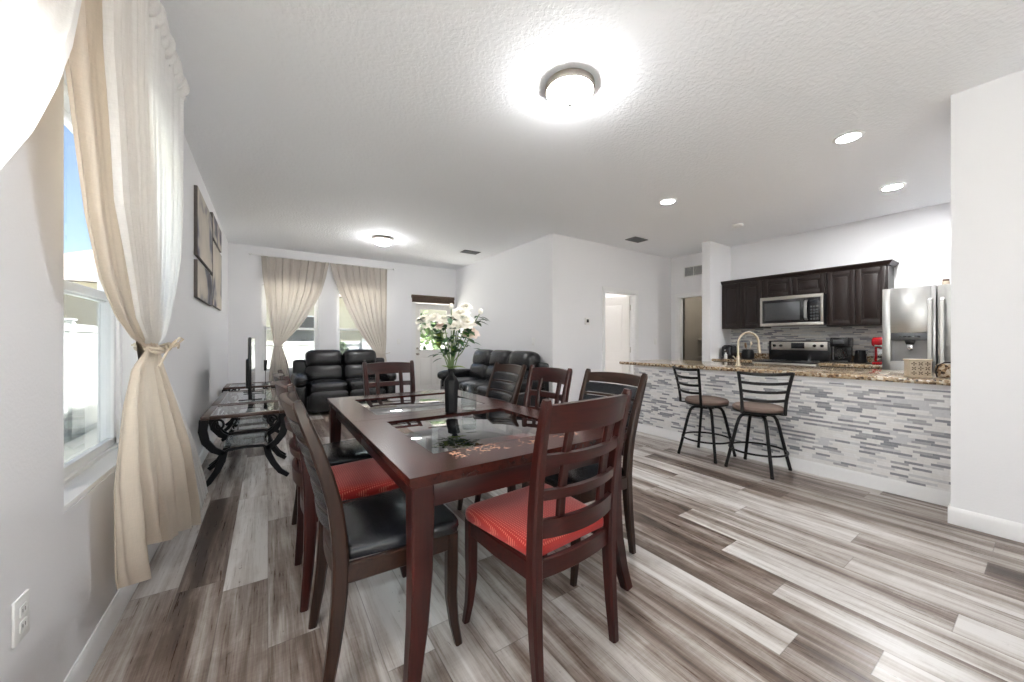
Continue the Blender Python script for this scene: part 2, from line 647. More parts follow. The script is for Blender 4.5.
def thing(name, label, cat, loc=(0, 0, 0), rz=0.0, group=None):
    o = bpy.data.objects.new(name, None)
    o.empty_display_size = .1
    C.objects.link(o)
    o.location = loc
    o.rotation_euler = (0, 0, rz)
    tag(o, label, cat, group)
    return o

def tag(o, label, cat, group=None):
    o['label'] = label
    o['category'] = cat
    if group:
        o['group'] = group
    return o

def struct(name, bm, mat, parent=None, smooth=35, loc=None):
    o = obj(name, bm, mat, parent, smooth=smooth, loc=loc)
    if parent is None:
        o['kind'] = 'structure'
    return o

def struct_empty(name, loc=(0, 0, 0), rz=0):
    o = bpy.data.objects.new(name, None)
    C.objects.link(o)
    o.location = loc
    o.rotation_euler = (0, 0, rz)
    o['kind'] = 'structure'
    return o

def dup(root, loc, rz, label, group=None):
    r = root.copy()
    C.objects.link(r)
    r.location = loc
    r.rotation_euler = (0, 0, rz)
    r['label'] = label
    if group:
        r['group'] = group
    for ch in list(root.children):
        c = ch.copy()
        C.objects.link(c)
        c.parent = r
        for g in list(ch.children):
            d = g.copy()
            C.objects.link(d)
            d.parent = c
    return r

# ------------------------------------------------------------------ room shell
H = 2.84
def wall_x(bm, x0, x1, y0, y1, holes, z1=H):
    """wall slab thick x0..x1 running y0..y1, holes = (ya, yb, za, zb)"""
    cuts = sorted(set([y0, y1] + [h[0] for h in holes] + [h[1] for h in holes]))
    for a, b in zip(cuts, cuts[1:]):
        hs = sorted([h for h in holes if h[0] <= a + 1e-6 and h[1] >= b - 1e-6], key=lambda h: h[2])
        z = 0
        for h in hs:
            if h[2] > z + 1e-6:
                box(bm, x0, x1, a, b, z, h[2])
            z = h[3]
        if z < z1:
            box(bm, x0, x1, a, b, z, z1)

def wall_y(bm, y0, y1, x0, x1, holes, z1=H):
    t = bmesh.new()
    wall_x(t, y0, y1, x0, x1, holes, z1)
    for v in t.verts:
        v.co = Vector((v.co.y, v.co.x, v.co.z))
    merge(bm, t)

WZ0, WZ1 = .65, 2.18
b = new(); box(b, -.75, 8.3, -2.8, 7.9, -.12, 0)
struct('floor', b, 'plank_floor')
b = new(); box(b, -.75, 8.3, -2.8, 7.9, H, H + .15)
struct('ceiling', b, 'ceiling_paint')
b = new(); wall_x(b, -.72, -.55, -2.8, 7.9, [(-1.95, -.95, WZ0, WZ1), (.12, .98, WZ0, WZ1), (1.79, 2.72, WZ0, WZ1)])
struct('wall_left', b, 'wall_paint')
FY = 7.66
b = new(); wall_y(b, FY, FY + .17, -.55, 3.58, [(-.09, .79, WZ0, 2.2), (1.09, 1.97, WZ0, 2.2), (2.62, 3.50, 0, 2.04)])
struct('wall_far', b, 'wall_paint')
b = new(); wall_x(b, 3.58, 3.70, 4.37, 7.83, [])
struct('wall_sofa', b, 'wall_paint')
b = new(); wall_y(b, 4.25, 4.37, 3.58, 6.74, [(4.72, 5.53, 0, 2.06)])
struct('wall_middle', b, 'wall_paint')
b = new(); wall_x(b, 6.62, 6.74, 3.28, 4.25, [(3.34, 4.09, 0, 2.06)])
struct('wall_hall', b, 'wall_paint')
b = new(); box(b, 5.98, 6.66, 3.15, 3.28, 0, H)
struct('wall_stub', b, 'wall_paint')
b = new(); wall_x(b, 6.66, 6.78, -.02, 3.28, [])
struct('wall_kitchen', b, 'wall_paint')
b = new(); box(b, 3.90, 6.66, -.02, .12, 0, H)
struct('wall_fridge', b, 'wall_paint')
b = new(); box(b, 3.77, 3.90, -2.62, .396, 0, H); box(b, 3.90, 4.22, .12, .396, 0, H)
struct('wall_right', b, 'wall_paint')
b = new(); wall_y(b, -2.62, -2.5, -.55, 3.9, [(-.3, .9, .05, 2.2)])  # opening added out of view to let more light in
struct('wall_back', b, 'wall_paint')
# room seen through the open door, and the hall closet
b = new()
box(b, 3.70, 8.0, 6.4, 6.5, 0, H); box(b, 7.0, 7.1, 4.25, 6.5, 0, H)
struct('wall_bedroom', b, 'wall_paint')
b = new()
box(b, 8.0, 8.1, 2.6, 4.6, 0, H); box(b, 6.78, 8.0, 2.6, 2.7, 0, H); box(b, 6.74, 8.0, 4.25, 4.35, 0, H)
struct('wall_closet', b, 'closet_paint')

# baseboards
BBP = [(0, 0), (.014, 0), (.014, .075), (.010, .092), (.004, .10), (0, .10)]
def baseboard(name, p0, p1, side, h=1.0, parent=None):
    """profile swept from p0 to p1, projecting towards side (2D unit vector)"""
    b = new()
    ra = [b.verts.new((p0[0] + side[0] * d, p0[1] + side[1] * d, z * h + .001)) for d, z in BBP]
    rb = [b.verts.new((p1[0] + side[0] * d, p1[1] + side[1] * d, z * h + .001)) for d, z in BBP]
    n = len(BBP)
    for i in range(n):
        b.faces.new((ra[i], ra[(i + 1) % n], rb[(i + 1) % n], rb[i]))
    b.faces.new(ra); b.faces.new(rb[::-1])
    return struct(name, b, 'trim_white')
baseboard('baseboard_left', (-.55, -2.5), (-.55, FY), (1, 0), 1.08)
baseboard('baseboard_far', (-.55, FY), (2.55, FY), (0, -1))
baseboard('baseboard_sofa', (3.58, 4.25), (3.58, FY), (-1, 0))
baseboard('baseboard_middle', (3.58, 4.25), (4.66, 4.25), (0, -1))
baseboard('baseboard_hall', (5.59, 4.25), (6.62, 4.25), (0, -1))
baseboard('baseboard_right', (3.77, -2.5), (3.77, .408), (-1, 0), 1.1)
b = new(); box(b, 3.772, 4.115, .397, .408, 0, .108); struct('baseboard_pier', b, 'trim_white')

# windows: single hung, white vinyl, deep drywall reveal
def make_window(name, w, z0, z1, screen=True):
    """local: x across, y outward (0 = room face of the wall), origin at floor"""
    root = struct_empty(name)
    fr = new()
    y0, y1 = .085, .165
    hw = w / 2
    f = .035
    box(fr, -hw, -hw + f, y0, y1, z0, z1, .004); box(fr, hw - f, hw, y0, y1, z0, z1, .004)
    box(fr, -hw, hw, y0, y1, z1 - f, z1, .004); box(fr, -hw, hw, y0, y1, z0, z0 + f, .004)
    obj('window_frame', fr, 'vinyl_white', root)
    zm = (z0 + z1) / 2 + .01
    for (a, c, yy, nm) in ((z0 + f, zm + .02, y0 + .012, 'lower_sash'), (zm - .02, z1 - f, y0 + .042, 'upper_sash')):
        s = new(); g = .032
        box(s, -hw + f, -hw + f + g, yy, yy + .028, a, c, .003); box(s, hw - f - g, hw - f, yy, yy + .028, a, c, .003)
        box(s, -hw + f, hw - f, yy, yy + .028, a, a + g + .006, .003); box(s, -hw + f, hw - f, yy, yy + .028, c - g - .004, c, .003)
        so = obj(nm, s, 'vinyl_white', root)
        p = new(); box(p, -hw + f + g - .004, hw - f - g + .004, yy + .011, yy + .015, a + g, c - g)
        obj('pane', p, 'window_glass', so)
    if screen:
        s = new(); box(s, -hw + f, hw - f, y1 - .012, y1 - .010, z0 + f, zm)
        obj('insect_screen', s, 'insect_screen', root)
    sl = new(); box(sl, -hw, hw, .001, y0, z0, z0 + .022, .004)
    obj('window_sill', sl, 'trim_white', root)
    return root
w0 = make_window('window_1', .93, WZ0, WZ1); w0.location = (-.55, 2.255, 0); w0.rotation_euler = (0, 0, PI / 2)
w1 = make_window('window_2', .86, WZ0, WZ1); w1.location = (-.55, .55, 0); w1.rotation_euler = (0, 0, PI / 2)
w5 = make_window('fill_window', 1.0, WZ0, WZ1); w5.location = (-.55, -1.45, 0); w5.rotation_euler = (0, 0, PI / 2)  # window added behind the camera for more light from the left
w2 = make_window('window_3', .88, WZ0, 2.2); w2.location = (.35, FY, 0)
w3 = make_window('window_4', .88, WZ0, 2.2); w3.location = (1.53, FY, 0)

# far door to the garden: half glass, two lower panels
d = struct_empty('door_1', (2.62, FY, 0))
b = new()
DW, DH = .88, 2.04
ys, ye = .06, .105
box(b, .01, .11, ys, ye, .01, DH - .01); box(b, DW - .11, DW - .01, ys, ye, .01, DH - .01)
box(b, .11, DW - .11, ys, ye, DH - .12, DH - .01); box(b, .11, DW - .11, ys, ye, .86, 1.0); box(b, .11, DW - .11, ys, ye, .01, .22)
box(b, DW / 2 - .05, DW / 2 + .05, ys, ye, .22, .86)
obj('door_slab', b, 'door_white', d)
b = new()
for x0, x1 in ((.11, DW / 2 - .05), (DW / 2 + .05, DW - .11)):
    box(b, x0, x1, ys + .012, ye - .012, .22, .86)
    box(b, x0 + .03, x1 - .03, ys + .004, ye - .004, .25, .83, .007)
obj('door_panel', b, 'door_white', d)
b = new(); box(b, .11, DW - .11, .08, .085, 1.0, DH - .12); obj('door_glass', b, 'window_glass', d)
b = new()
for x0, x1, z0, z1 in ((.10, .135, .985, DH - .105), (DW - .135, DW - .10, .985, DH - .105), (.10, DW - .10, .985, 1.02), (.10, DW - .10, DH - .14, DH - .105)):
    box(b, x0, x1, ys - .008, ys + .01, z0, z1, .003)
obj('glass_bead', b, 'door_white', d)
b = new(); lathe(b, [(0, 0), (.027, 0), (.027, .006), (.012, .012), (.012, .04), (.026, .05), (.028, .065), (.018, .076), (0, .078)], 16, (.07, ys, .93), Matrix.Rotation(PI / 2, 4, 'X'))
lathe(b, [(0, 0), (.024, 0), (.024, .012), (0, .014)], 16, (.07, ys, 1.05), Matrix.Rotation(PI / 2, 4, 'X'))
obj('door_handle', b, 'nickel', d)
b = new()
for x0, x1, z0, z1 in ((-.07, 0, 0, DH), (DW, DW + .07, 0, DH), (-.07, DW + .07, DH, DH + .07)):
    box(b, x0, x1, -.016, -.0005, z0, z1)
box(b, 0, .012, 0, .16, 0, DH); box(b, DW - .012, DW, 0, .16, 0, DH)
obj('door_casing', b, 'trim_white', d)

# wooden roman blind rolled up over the garden door
bl = thing('roller_blind', 'brown woven wood blind rolled up above the glass garden door', 'blind', (3.02, FY - .018, 2.03))
b = new(); box(b, -.49, .49, -.055, 0, .10, .165, .004); obj('head_rail', b, 'blind_wood', bl)
b = new()
for i in range(6):
    box(b, -.48, .48, -.07 + .004 * i, -.012, .012 + .016 * i, .026 + .016 * i, .004)
obj('blind_slats', b, 'blind_wood', bl)

# open panelled door into the bedroom
d2 = struct_empty('door_2', (4.72, 4.25, 0))
DW2 = .81
b = new()
for x0, x1, z0, z1 in ((-.065, 0, 0, 2.06), (DW2, DW2 + .065, 0, 2.06), (-.065, DW2 + .065, 2.06, 2.125)):
    box(b, x0, x1, -.016, -.0005, z0, z1)
box(b, 0, .018, 0, .12, 0, 2.06); box(b, DW2 - .018, DW2, 0, .12, 0, 2.06); box(b, 0, DW2, 0, .12, 2.042, 2.06)
box(b, .018, .03, .05, .085, 0, 2.04); box(b, DW2 - .03, DW2 - .018, .05, .085, 0, 2.04)
obj('door_casing', b, 'trim_white', d2)
SW = .77
def panel_door(parent, sw, mat, hinge_loc, rz):
    leaf = bpy.data.objects.new('door_leaf', None)
    b = new()
    T = .035
    box(b, 0, .11, 0, T, .01, 2.03); box(b, sw - .11, sw, 0, T, .01, 2.03)
    box(b, .11, sw - .11, 0, T, 1.91, 2.03); box(b, .11, sw - .11, 0, T, .86, 1.0); box(b, .11, sw - .11, 0, T, .01, .22)
    for z0, z1 in ((.22, .86), (1.0, 1.91)):
        box(b, .11, sw - .11, .010, T - .010, z0, z1)
        box(b, .15, sw - .15, .003, T - .003, z0 + .04, z1 - .04, .006)
    o = obj('door_leaf', b, mat, parent, loc=hinge_loc, rot=(0, 0, rz))
    return o
leaf = panel_door(d2, SW, 'door_white', (DW2 - .02, .105, 0), R(180 - 72))
b = new()
for z in (.25, 1.05, 1.82):
    box(b, -.018, .01, -.012, .004, z - .05, z + .05, .002)
    tube(b, [(-.006, -.012, z - .052), (-.006, -.012, z + .052)], .007, 8)
obj('hinge', b, 'nickel', leaf)
b = new(); lathe(b, [(0, 0), (.027, 0), (.027, .006), (.012, .012), (.012, .04), (.026, .05), (.028, .065), (.018, .076), (0, .078)], 16, (SW - .06, .035, .93), Matrix.Rotation(-PI / 2, 4, 'X'))
obj('door_handle', b, 'nickel', leaf)

# hall opening with casing, closet shelves inside
d3 = struct_empty('door_3', (6.62, 3.34, 0))
b = new()
for y0, y1, z0, z1 in ((-.06, 0, 0, 2.06), (.75, .815, 0, 2.06), (-.06, .815, 2.06, 2.12)):
    box(b, -.016, -.0005, y0, y1, z0, z1)
box(b, 0, .12, 0, .018, 0, 2.06); box(b, 0, .12, .732, .75, 0, 2.06); box(b, 0, .12, 0, .75, 2.042, 2.06)
obj('door_casing', b, 'trim_white', d3)
cs = thing('closet_shelf', 'dim beige shelf with stacked ledges seen through the hall doorway', 'shelf', (7.99, 3.47, 0))
b = new(); box(b, -.42, 0, -.74, .76, 1.22, 1.26, .003); obj('shelf_board', b, 'closet_paint', cs)
b = new(); box(b, -.42, 0, -.74, .76, .86, .89, .003); obj('shelf_board', b, 'closet_paint', cs)
b = new(); box(b, -.42, 0, -.74, .76, .50, .53, .003); obj('shelf_board', b, 'closet_paint', cs)
b = new(); box(b, -.02, 0, -.74, .76, 1.26, 1.36, .003); obj('back_rail', b, 'blind_wood', cs)

# ------------------------------------------------------------------ outdoors
b = new(); box(b, -60, 60, -40, 80, -.35, -.25); o = obj('lawn', b, 'grass'); o['kind'] = 'structure'
b = new()
for (x0, x1, y0, y1) in ((-2.2, 12.2, 7.83, 12.5), (-2.2, -.75, -6, 7.83), (-.75, 8.4, -7, -2.81)):
    box(b, x0, x1, y0, y1, -.25, -.13)
o = obj('bounce_slab', b, 'bounce_pale'); o['kind'] = 'structure'  # pale slab added to bounce sunlight up through the windows
def house(label, x0, x1, y0, y1, eave, ridge, along_y=True, wins=()):
    h = thing('house', label, 'house', ((x0 + x1) / 2, (y0 + y1) / 2, -.25))
    hx, hy = (x1 - x0) / 2, (y1 - y0) / 2
    b = new(); box(b, -hx, hx, -hy, hy, 0, eave); obj('house_wall', b, 'stucco', h)
    b = new()
    e = .45
    if along_y:
        v = [(-hx - e, -hy - e, eave), (hx + e, -hy - e, eave), (hx + e, hy + e, eave), (-hx - e, hy + e, eave), (0, -hy + hx * .6, ridge), (0, hy - hx * .6, ridge)]
        F = [(0, 1, 4), (1, 2, 5, 4), (2, 3, 5), (3, 0, 4, 5), (3, 2, 1, 0)]
    else:
        v = [(-hx - e, -hy - e, eave), (hx + e, -hy - e, eave), (hx + e, hy + e, eave), (-hx - e, hy + e, eave), (-hx + hy * .6, 0, ridge), (hx - hy * .6, 0, ridge)]
        F = [(0, 1, 5, 4), (1, 2, 5), (2, 3, 4, 5), (3, 0, 4), (3, 2, 1, 0)]
    vs = [b.verts.new(p) for p in v]
    for f in F:
        b.faces.new([vs[i] for i in f])
    obj('roof', b, 'shingle', h)
    for (wx, wy, z, ww, hh) in wins:
        b = new()
        if along_y:
            box(b, hx - .02, hx + .05, wy - ww / 2, wy + ww / 2, z, z + hh, .01)
        else:
            box(b, wx - ww / 2, wx + ww / 2, -hy - .05, -hy + .02, z, z + hh, .01)
        f = obj('window', b, 'vinyl_white', h)
        b = new()
        if along_y:
            box(b, hx + .04, hx + .06, wy - ww / 2 + .06, wy + ww / 2 - .06, z + .06, z + hh - .06)
        else:
            box(b, wx - ww / 2 + .06, wx + ww / 2 - .06, -hy - .06, -hy - .04, z + .06, z + hh - .06)
        obj('pane', b, 'screen', f)
    return h
house('neighbouring pale stucco house with grey roof seen through the side window', -17, -8.5, 4, 30, 3.0, 5.0, True,
      [(0, -7, 1.0, 1.2, 1.3), (0, -1, 1.0, 1.2, 1.3), (0, 5, 1.0, 1.2, 1.3)])
house('pale tan stucco house behind the far curtained windows', -7, 9, 17, 25, 3.3, 5.4, False,
      [(-3.6, 0, 1.2, 1.2, 1.3), (.2, 0, 1.2, 1.3, 1.3), (4.4, 0, 1.2, 1.4, 1.3)])
def vinyl_fence(label, p0, p1, h, loc_label):
    dx, dy = p1[0] - p0[0], p1[1] - p0[1]
    Ln = math.hypot(dx, dy)
    f = thing('vinyl_fence', label, 'fence', (p0[0], p0[1], -.25), math.atan2(dy, dx))
    n = int(round(Ln / 2.4))
    stp = Ln / n
    b = new()
    for i in range(n):
        m = 8
        for j in range(m):
            xa = i * stp + .06 + (stp - .12) * j / m
            box(b, xa, xa + (stp - .12) / m - .006, -.02, .02, .05, h - .06)
    obj('fence_panel', b, 'vinyl_fence', f)
    b = new(); box(b, 0, Ln, -.035, .035, h - .10, h); box(b, 0, Ln, -.035, .035, .04, .16); obj('fence_rail', b, 'vinyl_fence', f)
    for i in range(n + 1):
        b = new(); x = i * stp
        box(b, x - .06, x + .06, -.06, .06, 0, h + .04); box(b, x - .075, x + .075, -.075, .075, h + .04, h + .07, .01)
        obj('fence_post', b, 'vinyl_fence', f)
vinyl_fence('white vinyl privacy fence running outside the side window', (-2.3, -2), (-2.3, 12.4), 1.7, '')
vinyl_fence('white vinyl privacy fence crossing behind the far windows', (-2.2, 12.6), (12.2, 12.6), 1.45, '')
def shrub(loc, r, h, label, n=420):
    s = thing('garden_shrub', label, 'shrub', loc)
    rr = random.Random(int(loc[0] * 31 + loc[1] * 17))
    b = new()
    for i in range(n):
        a, e = rr.uniform(0, 2 * PI), rr.uniform(-.9, 1)
        q = rr.uniform(.7, 1.0)
        c = Vector((math.cos(a) * math.sqrt(1 - e * e) * r * q, math.sin(a) * math.sqrt(1 - e * e) * r * q, h / 2 + e * h / 2 * q))
        u = Vector((rr.uniform(-1, 1), rr.uniform(-1, 1), rr.uniform(-1, 1))).normalized() * .13
        w = u.cross(Vector((rr.uniform(-1, 1), rr.uniform(-1, 1), rr.uniform(-1, 1)))).normalized() * .07
        vs = [b.verts.new(c - u), b.verts.new(c + w), b.verts.new(c + u), b.verts.new(c - w)]
        b.faces.new(vs)
    obj('foliage', b, 'hedge', s, recalc=False)
    b = new(); tube(b, [(0, 0, 0), (.02, 0, h * .3), (0, .02, h * .7)], [.05, .04, .02], 8); obj('stem', b, 'blind_wood', s)
shrub((3.6, 10.6, -.25), .85, 2.5, 'green shrub outside the glass garden door')
shrub((1.7, 11.9, -.25), .35, 1.5, 'green shrub by the fence behind the loveseat windows')
b = new(); box(b, -.3, .3, -.3, .3, 0, .95, .03)
bn = thing('garbage_bin', 'blue bin standing outside by the far fence', 'bin', (2.95, 11.9, -.25))
obj('bin_body', b, 'blue_bin', bn)
b = new(); box(b, -.33, .33, -.36, .33, .95, 1.03, .03); obj('bin_lid', b, 'blue_bin', bn)

# ------------------------------------------------------------------ dining chairs
STYLE_POST = {'black': [(0, -.258), (.15, -.232), (.32, -.212), (.48, -.205), (.65, -.222), (.83, -.270), (1.03, -.345)],
              'red': [(0, -.232), (.15, -.216), (.32, -.206), (.48, -.205), (.65, -.216), (.83, -.242), (1.03, -.290)]}
CUR = ['red']
def post_y(z):
    P = STYLE_POST[CUR[0]]
    for (za, ya), (zb, yb) in zip(P, P[1:]):
        if z <= zb:
            t = (z - za) / (zb - za)
            return ya + (yb - ya) * t
    return P[-1][1]
def smooth_y(z):
    return (post_y(max(0, z - .05)) + 2 * post_y(z) + post_y(min(1.03, z + .05))) / 4

def arc_rail(b, z0, z1, hw, t=.02, bow=.032, lift=0.0, yoff=0.0):
    """curved horizontal board between the posts following the lean of the back"""
    N = 14
    zc = [z0, z1]
    front, back = [], []
    for i in range(N + 1):
        x = -hw + 2 * hw * i / N
        k = 1 - (x / hw) ** 2
        col = []
        for zi, z in enumerate(zc):
            zz = z + (lift * k if zi == 1 else 0)
            y = smooth_y(z) - bow * k + yoff
            col.append((x, y, zz))
        front.append([b.verts.new((c[0], c[1] + t / 2, c[2])) for c in col])
        back.append([b.verts.new((c[0], c[1] - t / 2, c[2])) for c in col])
    for i in range(N):
        F, G, Bk, Bn = front[i], front[i + 1], back[i], back[i + 1]
        b.faces.new((F[0], G[0], G[1], F[1]))
        b.faces.new((Bk[1], Bn[1], Bn[0], Bk[0]))
        b.faces.new((F[1], G[1], Bn[1], Bk[1]))
        b.faces.new((Bk[0], Bn[0], G[0], F[0]))
    for i in (0, N):
        b.faces.new((front[i][0], front[i][1], back[i][1], back[i][0]))

def rounded_outline(wf, wb, yf, yb, r, n=6):
    """trapezoid seat outline: wf/wb half widths front/back"""
    pts = []
    corners = [(wf, yf), (-wf, yf), (-wb, yb), (wb, yb)]
    m = len(corners)
    for i in range(m):
        p = Vector(corners[i]); a = (Vector(corners[i - 1]) - p).normalized(); c = (Vector(corners[(i + 1) % m]) - p).normalized()
        rr = r if i < 2 else r * .45
        p0, p1 = p + a * rr, p + c * rr
        for j in range(n + 1):
            t = j / n
            q = p0 * (1 - t) ** 2 + p * 2 * t * (1 - t) + p1 * t ** 2
            pts.append((q.x, q.y))
    # refine straight runs
    out = []
    for i in range(len(pts)):
        a, c = Vector(pts[i]), Vector(pts[(i + 1) % len(pts)])
        out.append(tuple(a))
        d = (c - a).length
        if d > .06:
            k = int(d / .05)
            for j in range(1, k):
                out.append(tuple(a.lerp(c, j / k)))
    return out

def stuffed(b, outline, z0, h, cy=0.0):
    prof = [(.0, .94), (.04, .985), (.3, 1.0), (.55, .995), (.75, .965), (.88, .90), (.96, .78), (1.0, .55), (1.02, .25)]
    rings = []
    for f, sc in prof:
        rings.append([b.verts.new((x * sc, (y - cy) * sc + cy, z0 + h * f)) for x, y in outline])
    n = len(outline)
    for A, B in zip(rings, rings[1:]):
        for i in range(n):
            b.faces.new((A[i], A[(i + 1) % n], B[(i + 1) % n], B[i]))
    b.faces.new(rings[0][::-1])
    c = b.verts.new((0, cy, z0 + h * 1.03))
    for i in range(n):
        b.faces.new((rings[-1][i], rings[-1][(i + 1) % n], c))

def make_chair(style, loc, rz, label, group):
    wood_m, wood_x = ('mahogany', 'mahogany_x') if style == 'red' else ('walnut', 'walnut_x')
    t = thing('dining_chair', label, 'chair', loc, rz, group)
    CUR[0] = style
    HB = .207 if style == 'red' else .205
    for s in (-1, 1):
        b = new()
        zs = [0, .08, .16, .26, .36, .46, .56, .66, .76, .86, .94, 1.0, 1.02]
        pts = [(s * (HB - .004 + (.014 if style == 'red' else .022) * max(0, (z - .5)) / .5), smooth_y(z), z) for z in zs]
        beam(b, pts, (1, 0, 0), [.032, .036, .040, .043, .045, .045, .044, .042, .040, .038, .036, .034, .024], [.032, .038, .042, .046, .05, .05, .048, .046, .044, .04, .036, .032, .022])
        obj('leg', b, wood_m, t)
    for s in (-1, 1):
        b = new()
        x = s * .208
        pts = [(x + s * .012, .222, 0), (x + s * .005, .205, .09), (x, .195, .2), (x, .197, .32), (x, .197, .45)]
        beam(b, pts, (1, 0, 0), [.028, .034, .043, .046, .046], [.028, .034, .043, .046, .046])
        obj('leg', b, wood_m, t)
    b = new()
    zr0, zr1 = .385, .452
    N = 10
    # front rail, side rails and back rail of the seat, gently bowed
    beam(b, [(-.21 + .42 * i / N, .205 + .018 * (1 - (2 * i / N - 1) ** 2), (zr0 + zr1) / 2) for i in range(N + 1)], (0, 0, 1), zr1 - zr0, .022)
    for s in (-1, 1):
        beam(b, [(s * .207, -.19, (zr0 + zr1) / 2), (s * .216, 0, (zr0 + zr1) / 2), (s * .212, .20, (zr0 + zr1) / 2)], (0, 0, 1), zr1 - zr0, .022)
    beam(b, [(-.2 + .4 * i / N, -.200 - .02 * (1 - (2 * i / N - 1) ** 2), (zr0 + zr1) / 2) for i in range(N + 1)], (0, 0, 1), zr1 - zr0, .022)
    obj('seat_frame', b, wood_x, t)
    out = rounded_outline(.244, HB - .008, .235, -.20, .07)
    b = new(); stuffed(b, out, .452, .058)
    obj('seat', b, 'red_fabric' if style == 'red' else 'seat_vinyl', t, smooth=60)
    hw = HB + .002
    if style == 'red':
        b = new(); arc_rail(b, .905, 1.0, hw + .004, .024, .046, .010); obj('top_rail', b, wood_x, t)
        for z0, z1 in ((.79, .83), (.67, .705), (.535, .60)):
            b = new(); arc_rail(b, z0, z1, hw, .02, .046); obj('cross_rail', b, wood_x, t)
        for x in (-.108, .108):
            b = new()
            k = 1 - (x / hw) ** 2
            pts = [(x, smooth_y(z) - .046 * k + .012, z) for z in (.575, .66, .74, .83, .925)]
            beam(b, pts, (1, 0, 0), .034, .018)
            obj('upright_slat', b, wood_m, t)
    else:
        b = new(); arc_rail(b, .945, 1.0, hw, .024, .034, .010); obj('top_rail', b, wood_x, t)
        z = .938
        for i in range(5):
            b = new()
            arc_rail(b, z - .060, z, hw - .006, .030, .034, 0, .002)
            bmesh.ops.recalc_face_normals(b, faces=b.faces)
            bmesh.ops.bevel(b, geom=[e for e in b.edges if e.calc_face_angle(0) > .8], offset=.009, segments=3, profile=.6, affect='EDGES')
            obj('padded_slat', b, 'seat_vinyl', t)
            if i < 4:
                b = new(); arc_rail(b, z - .078, z - .064, hw, .020, .034); obj('cross_rail', b, wood_x, t)
            z -= .082
    return t

TBL = 'chairs around the dining table'
red = make_chair('red', (.945, 1.215, 0), R(4), 'red dotted-seat slat-back chair in front at the near end of the dining table', TBL)
blk = make_chair('black', (.412, 1.555, 0), R(-90), 'black-seat brown chair nearest the camera on the curtain side of the dining table', TBL)
dup(red, (.365, 2.09, 0), R(-90), 'red-seat chair tucked between two black-seat chairs on the curtain side', TBL)
dup(blk, (.400, 2.61, 0), R(-90), 'black-seat chair farthest along the curtain side of the dining table', TBL)
dup(blk, (1.48, 1.555, 0), R(90), 'black-seat brown chair behind the near red chair on the kitchen side', TBL)
dup(red, (1.455, 2.095, 0), R(90), 'dark wood slat-back chair in the middle of the kitchen side of the table', TBL)
dup(blk, (1.372, 2.60, 0), R(88), 'black padded ladder-back chair farthest along the kitchen side, before the sofa', TBL)
dup(red, (.945, 3.21, 0), R(180), 'wooden slat-back chair at the far head of the table before the loveseat', TBL)

# ------------------------------------------------------------------ dining table
TX0, TX1, TY0, TY1, TZ = .385, 1.46, 1.175, 3.185, .76
tcx, tcy = (TX0 + TX1) / 2, (TY0 + TY1) / 2
tb = thing('dining_table', 'dark red-brown dining table with inset glass panels and scuffed edges', 'table', (tcx, tcy, 0))
hw, hl = (TX1 - TX0) / 2, (TY1 - TY0) / 2
gx = .375
gy = [(-hl + .21, -.10), (.11, hl - .195)]
b = new()
def board(b, x0, x1, y0, y1):
    box(b, x0, x1, y0, y1, TZ - .027, TZ)
# frame boards butt together; outer edge eased by an underlay moulding
board(b, -hw, -gx, -hl, -.002); board(b, -hw, -gx, .002, hl)
board(b, gx, hw, -hl, -.002); board(b, gx, hw, .002, hl)
board(b, -gx, gx, -hl, gy[0][0]); board(b, -gx, gx, gy[0][1], -.002); board(b, -gx, gx, .002, gy[1][0]); board(b, -gx, gx, gy[1][1], hl)
for (x0, x1, y0, y1) in ((-hw + .008, -hw + .06, -hl + .008, hl - .008), (hw - .06, hw - .008, -hl + .008, hl - .008), (-hw + .06, hw - .06, -hl + .008, -hl + .06), (-hw + .06, hw - .06, hl - .06, hl - .008)):
    box(b, x0, x1, y0, y1, TZ - .040, TZ - .0275)
for g0, g1 in gy:
    pass
top = obj('tabletop', b, 'table_wood', tb)
b2 = new()
for g0, g1 in gy:
    for (x0, x1, y0, y1) in ((-gx, -gx + .014, g0, g1), (gx - .014, gx, g0, g1), (-gx, gx, g0, g0 + .014), (-gx, gx, g1 - .014, g1)):
        box(b2, x0, x1, y0, y1, TZ - .03, TZ - .012)
obj('glass_ledge', b2, 'mahogany_x', tb)
for g0, g1 in gy:
    b = new(); box(b, -gx + .002, gx - .002, g0 + .002, g1 - .002, TZ - .010, TZ - .001, .003)
    obj('glass_panel', b, 'table_glass', tb)
ai = .05
for nm, (x0, x1, y0, y1) in (('apron', (-hw + ai, -hw + ai + .022, -hl + .08, hl - .08)), ('apron', (hw - ai - .022, hw - ai, -hl + .08, hl - .08)),
                            ('apron', (-hw + .08, hw - .08, -hl + ai, -hl + ai + .022)), ('apron', (-hw + .08, hw - .08, hl - ai - .022, hl - ai))):
    b = new()
    if x1 - x0 < .05:
        box(b, x0, x1, y0, -.004, TZ - .135, TZ - .038, .002); box(b, x0, x1, .004, y1, TZ - .135, TZ - .038, .002)
    else:
        box(b, x0, x1, y0, y1, TZ - .135, TZ - .038, .002)
    obj('apron', b, 'mahogany_x', tb)
for sx in (-1, 1):
    for sy in (-1, 1):
        b = new()
        cx, cy = sx * (hw - .052), sy * (hl - .052)
        pts = [(cx + sx * .056, cy + sy * .050, 0), (cx + sx * .036, cy + sy * .032, .10), (cx + sx * .014, cy + sy * .012, .25), (cx + sx * .002, cy + sy * .002, .42), (cx, cy, .60), (cx, cy, TZ - .038)]
        beam(b, pts, (1, 0, 0), [.044, .050, .062, .072, .078, .078], [.044, .050, .062, .072, .078, .078], .08)
        obj('leg', b, 'mahogany', tb)

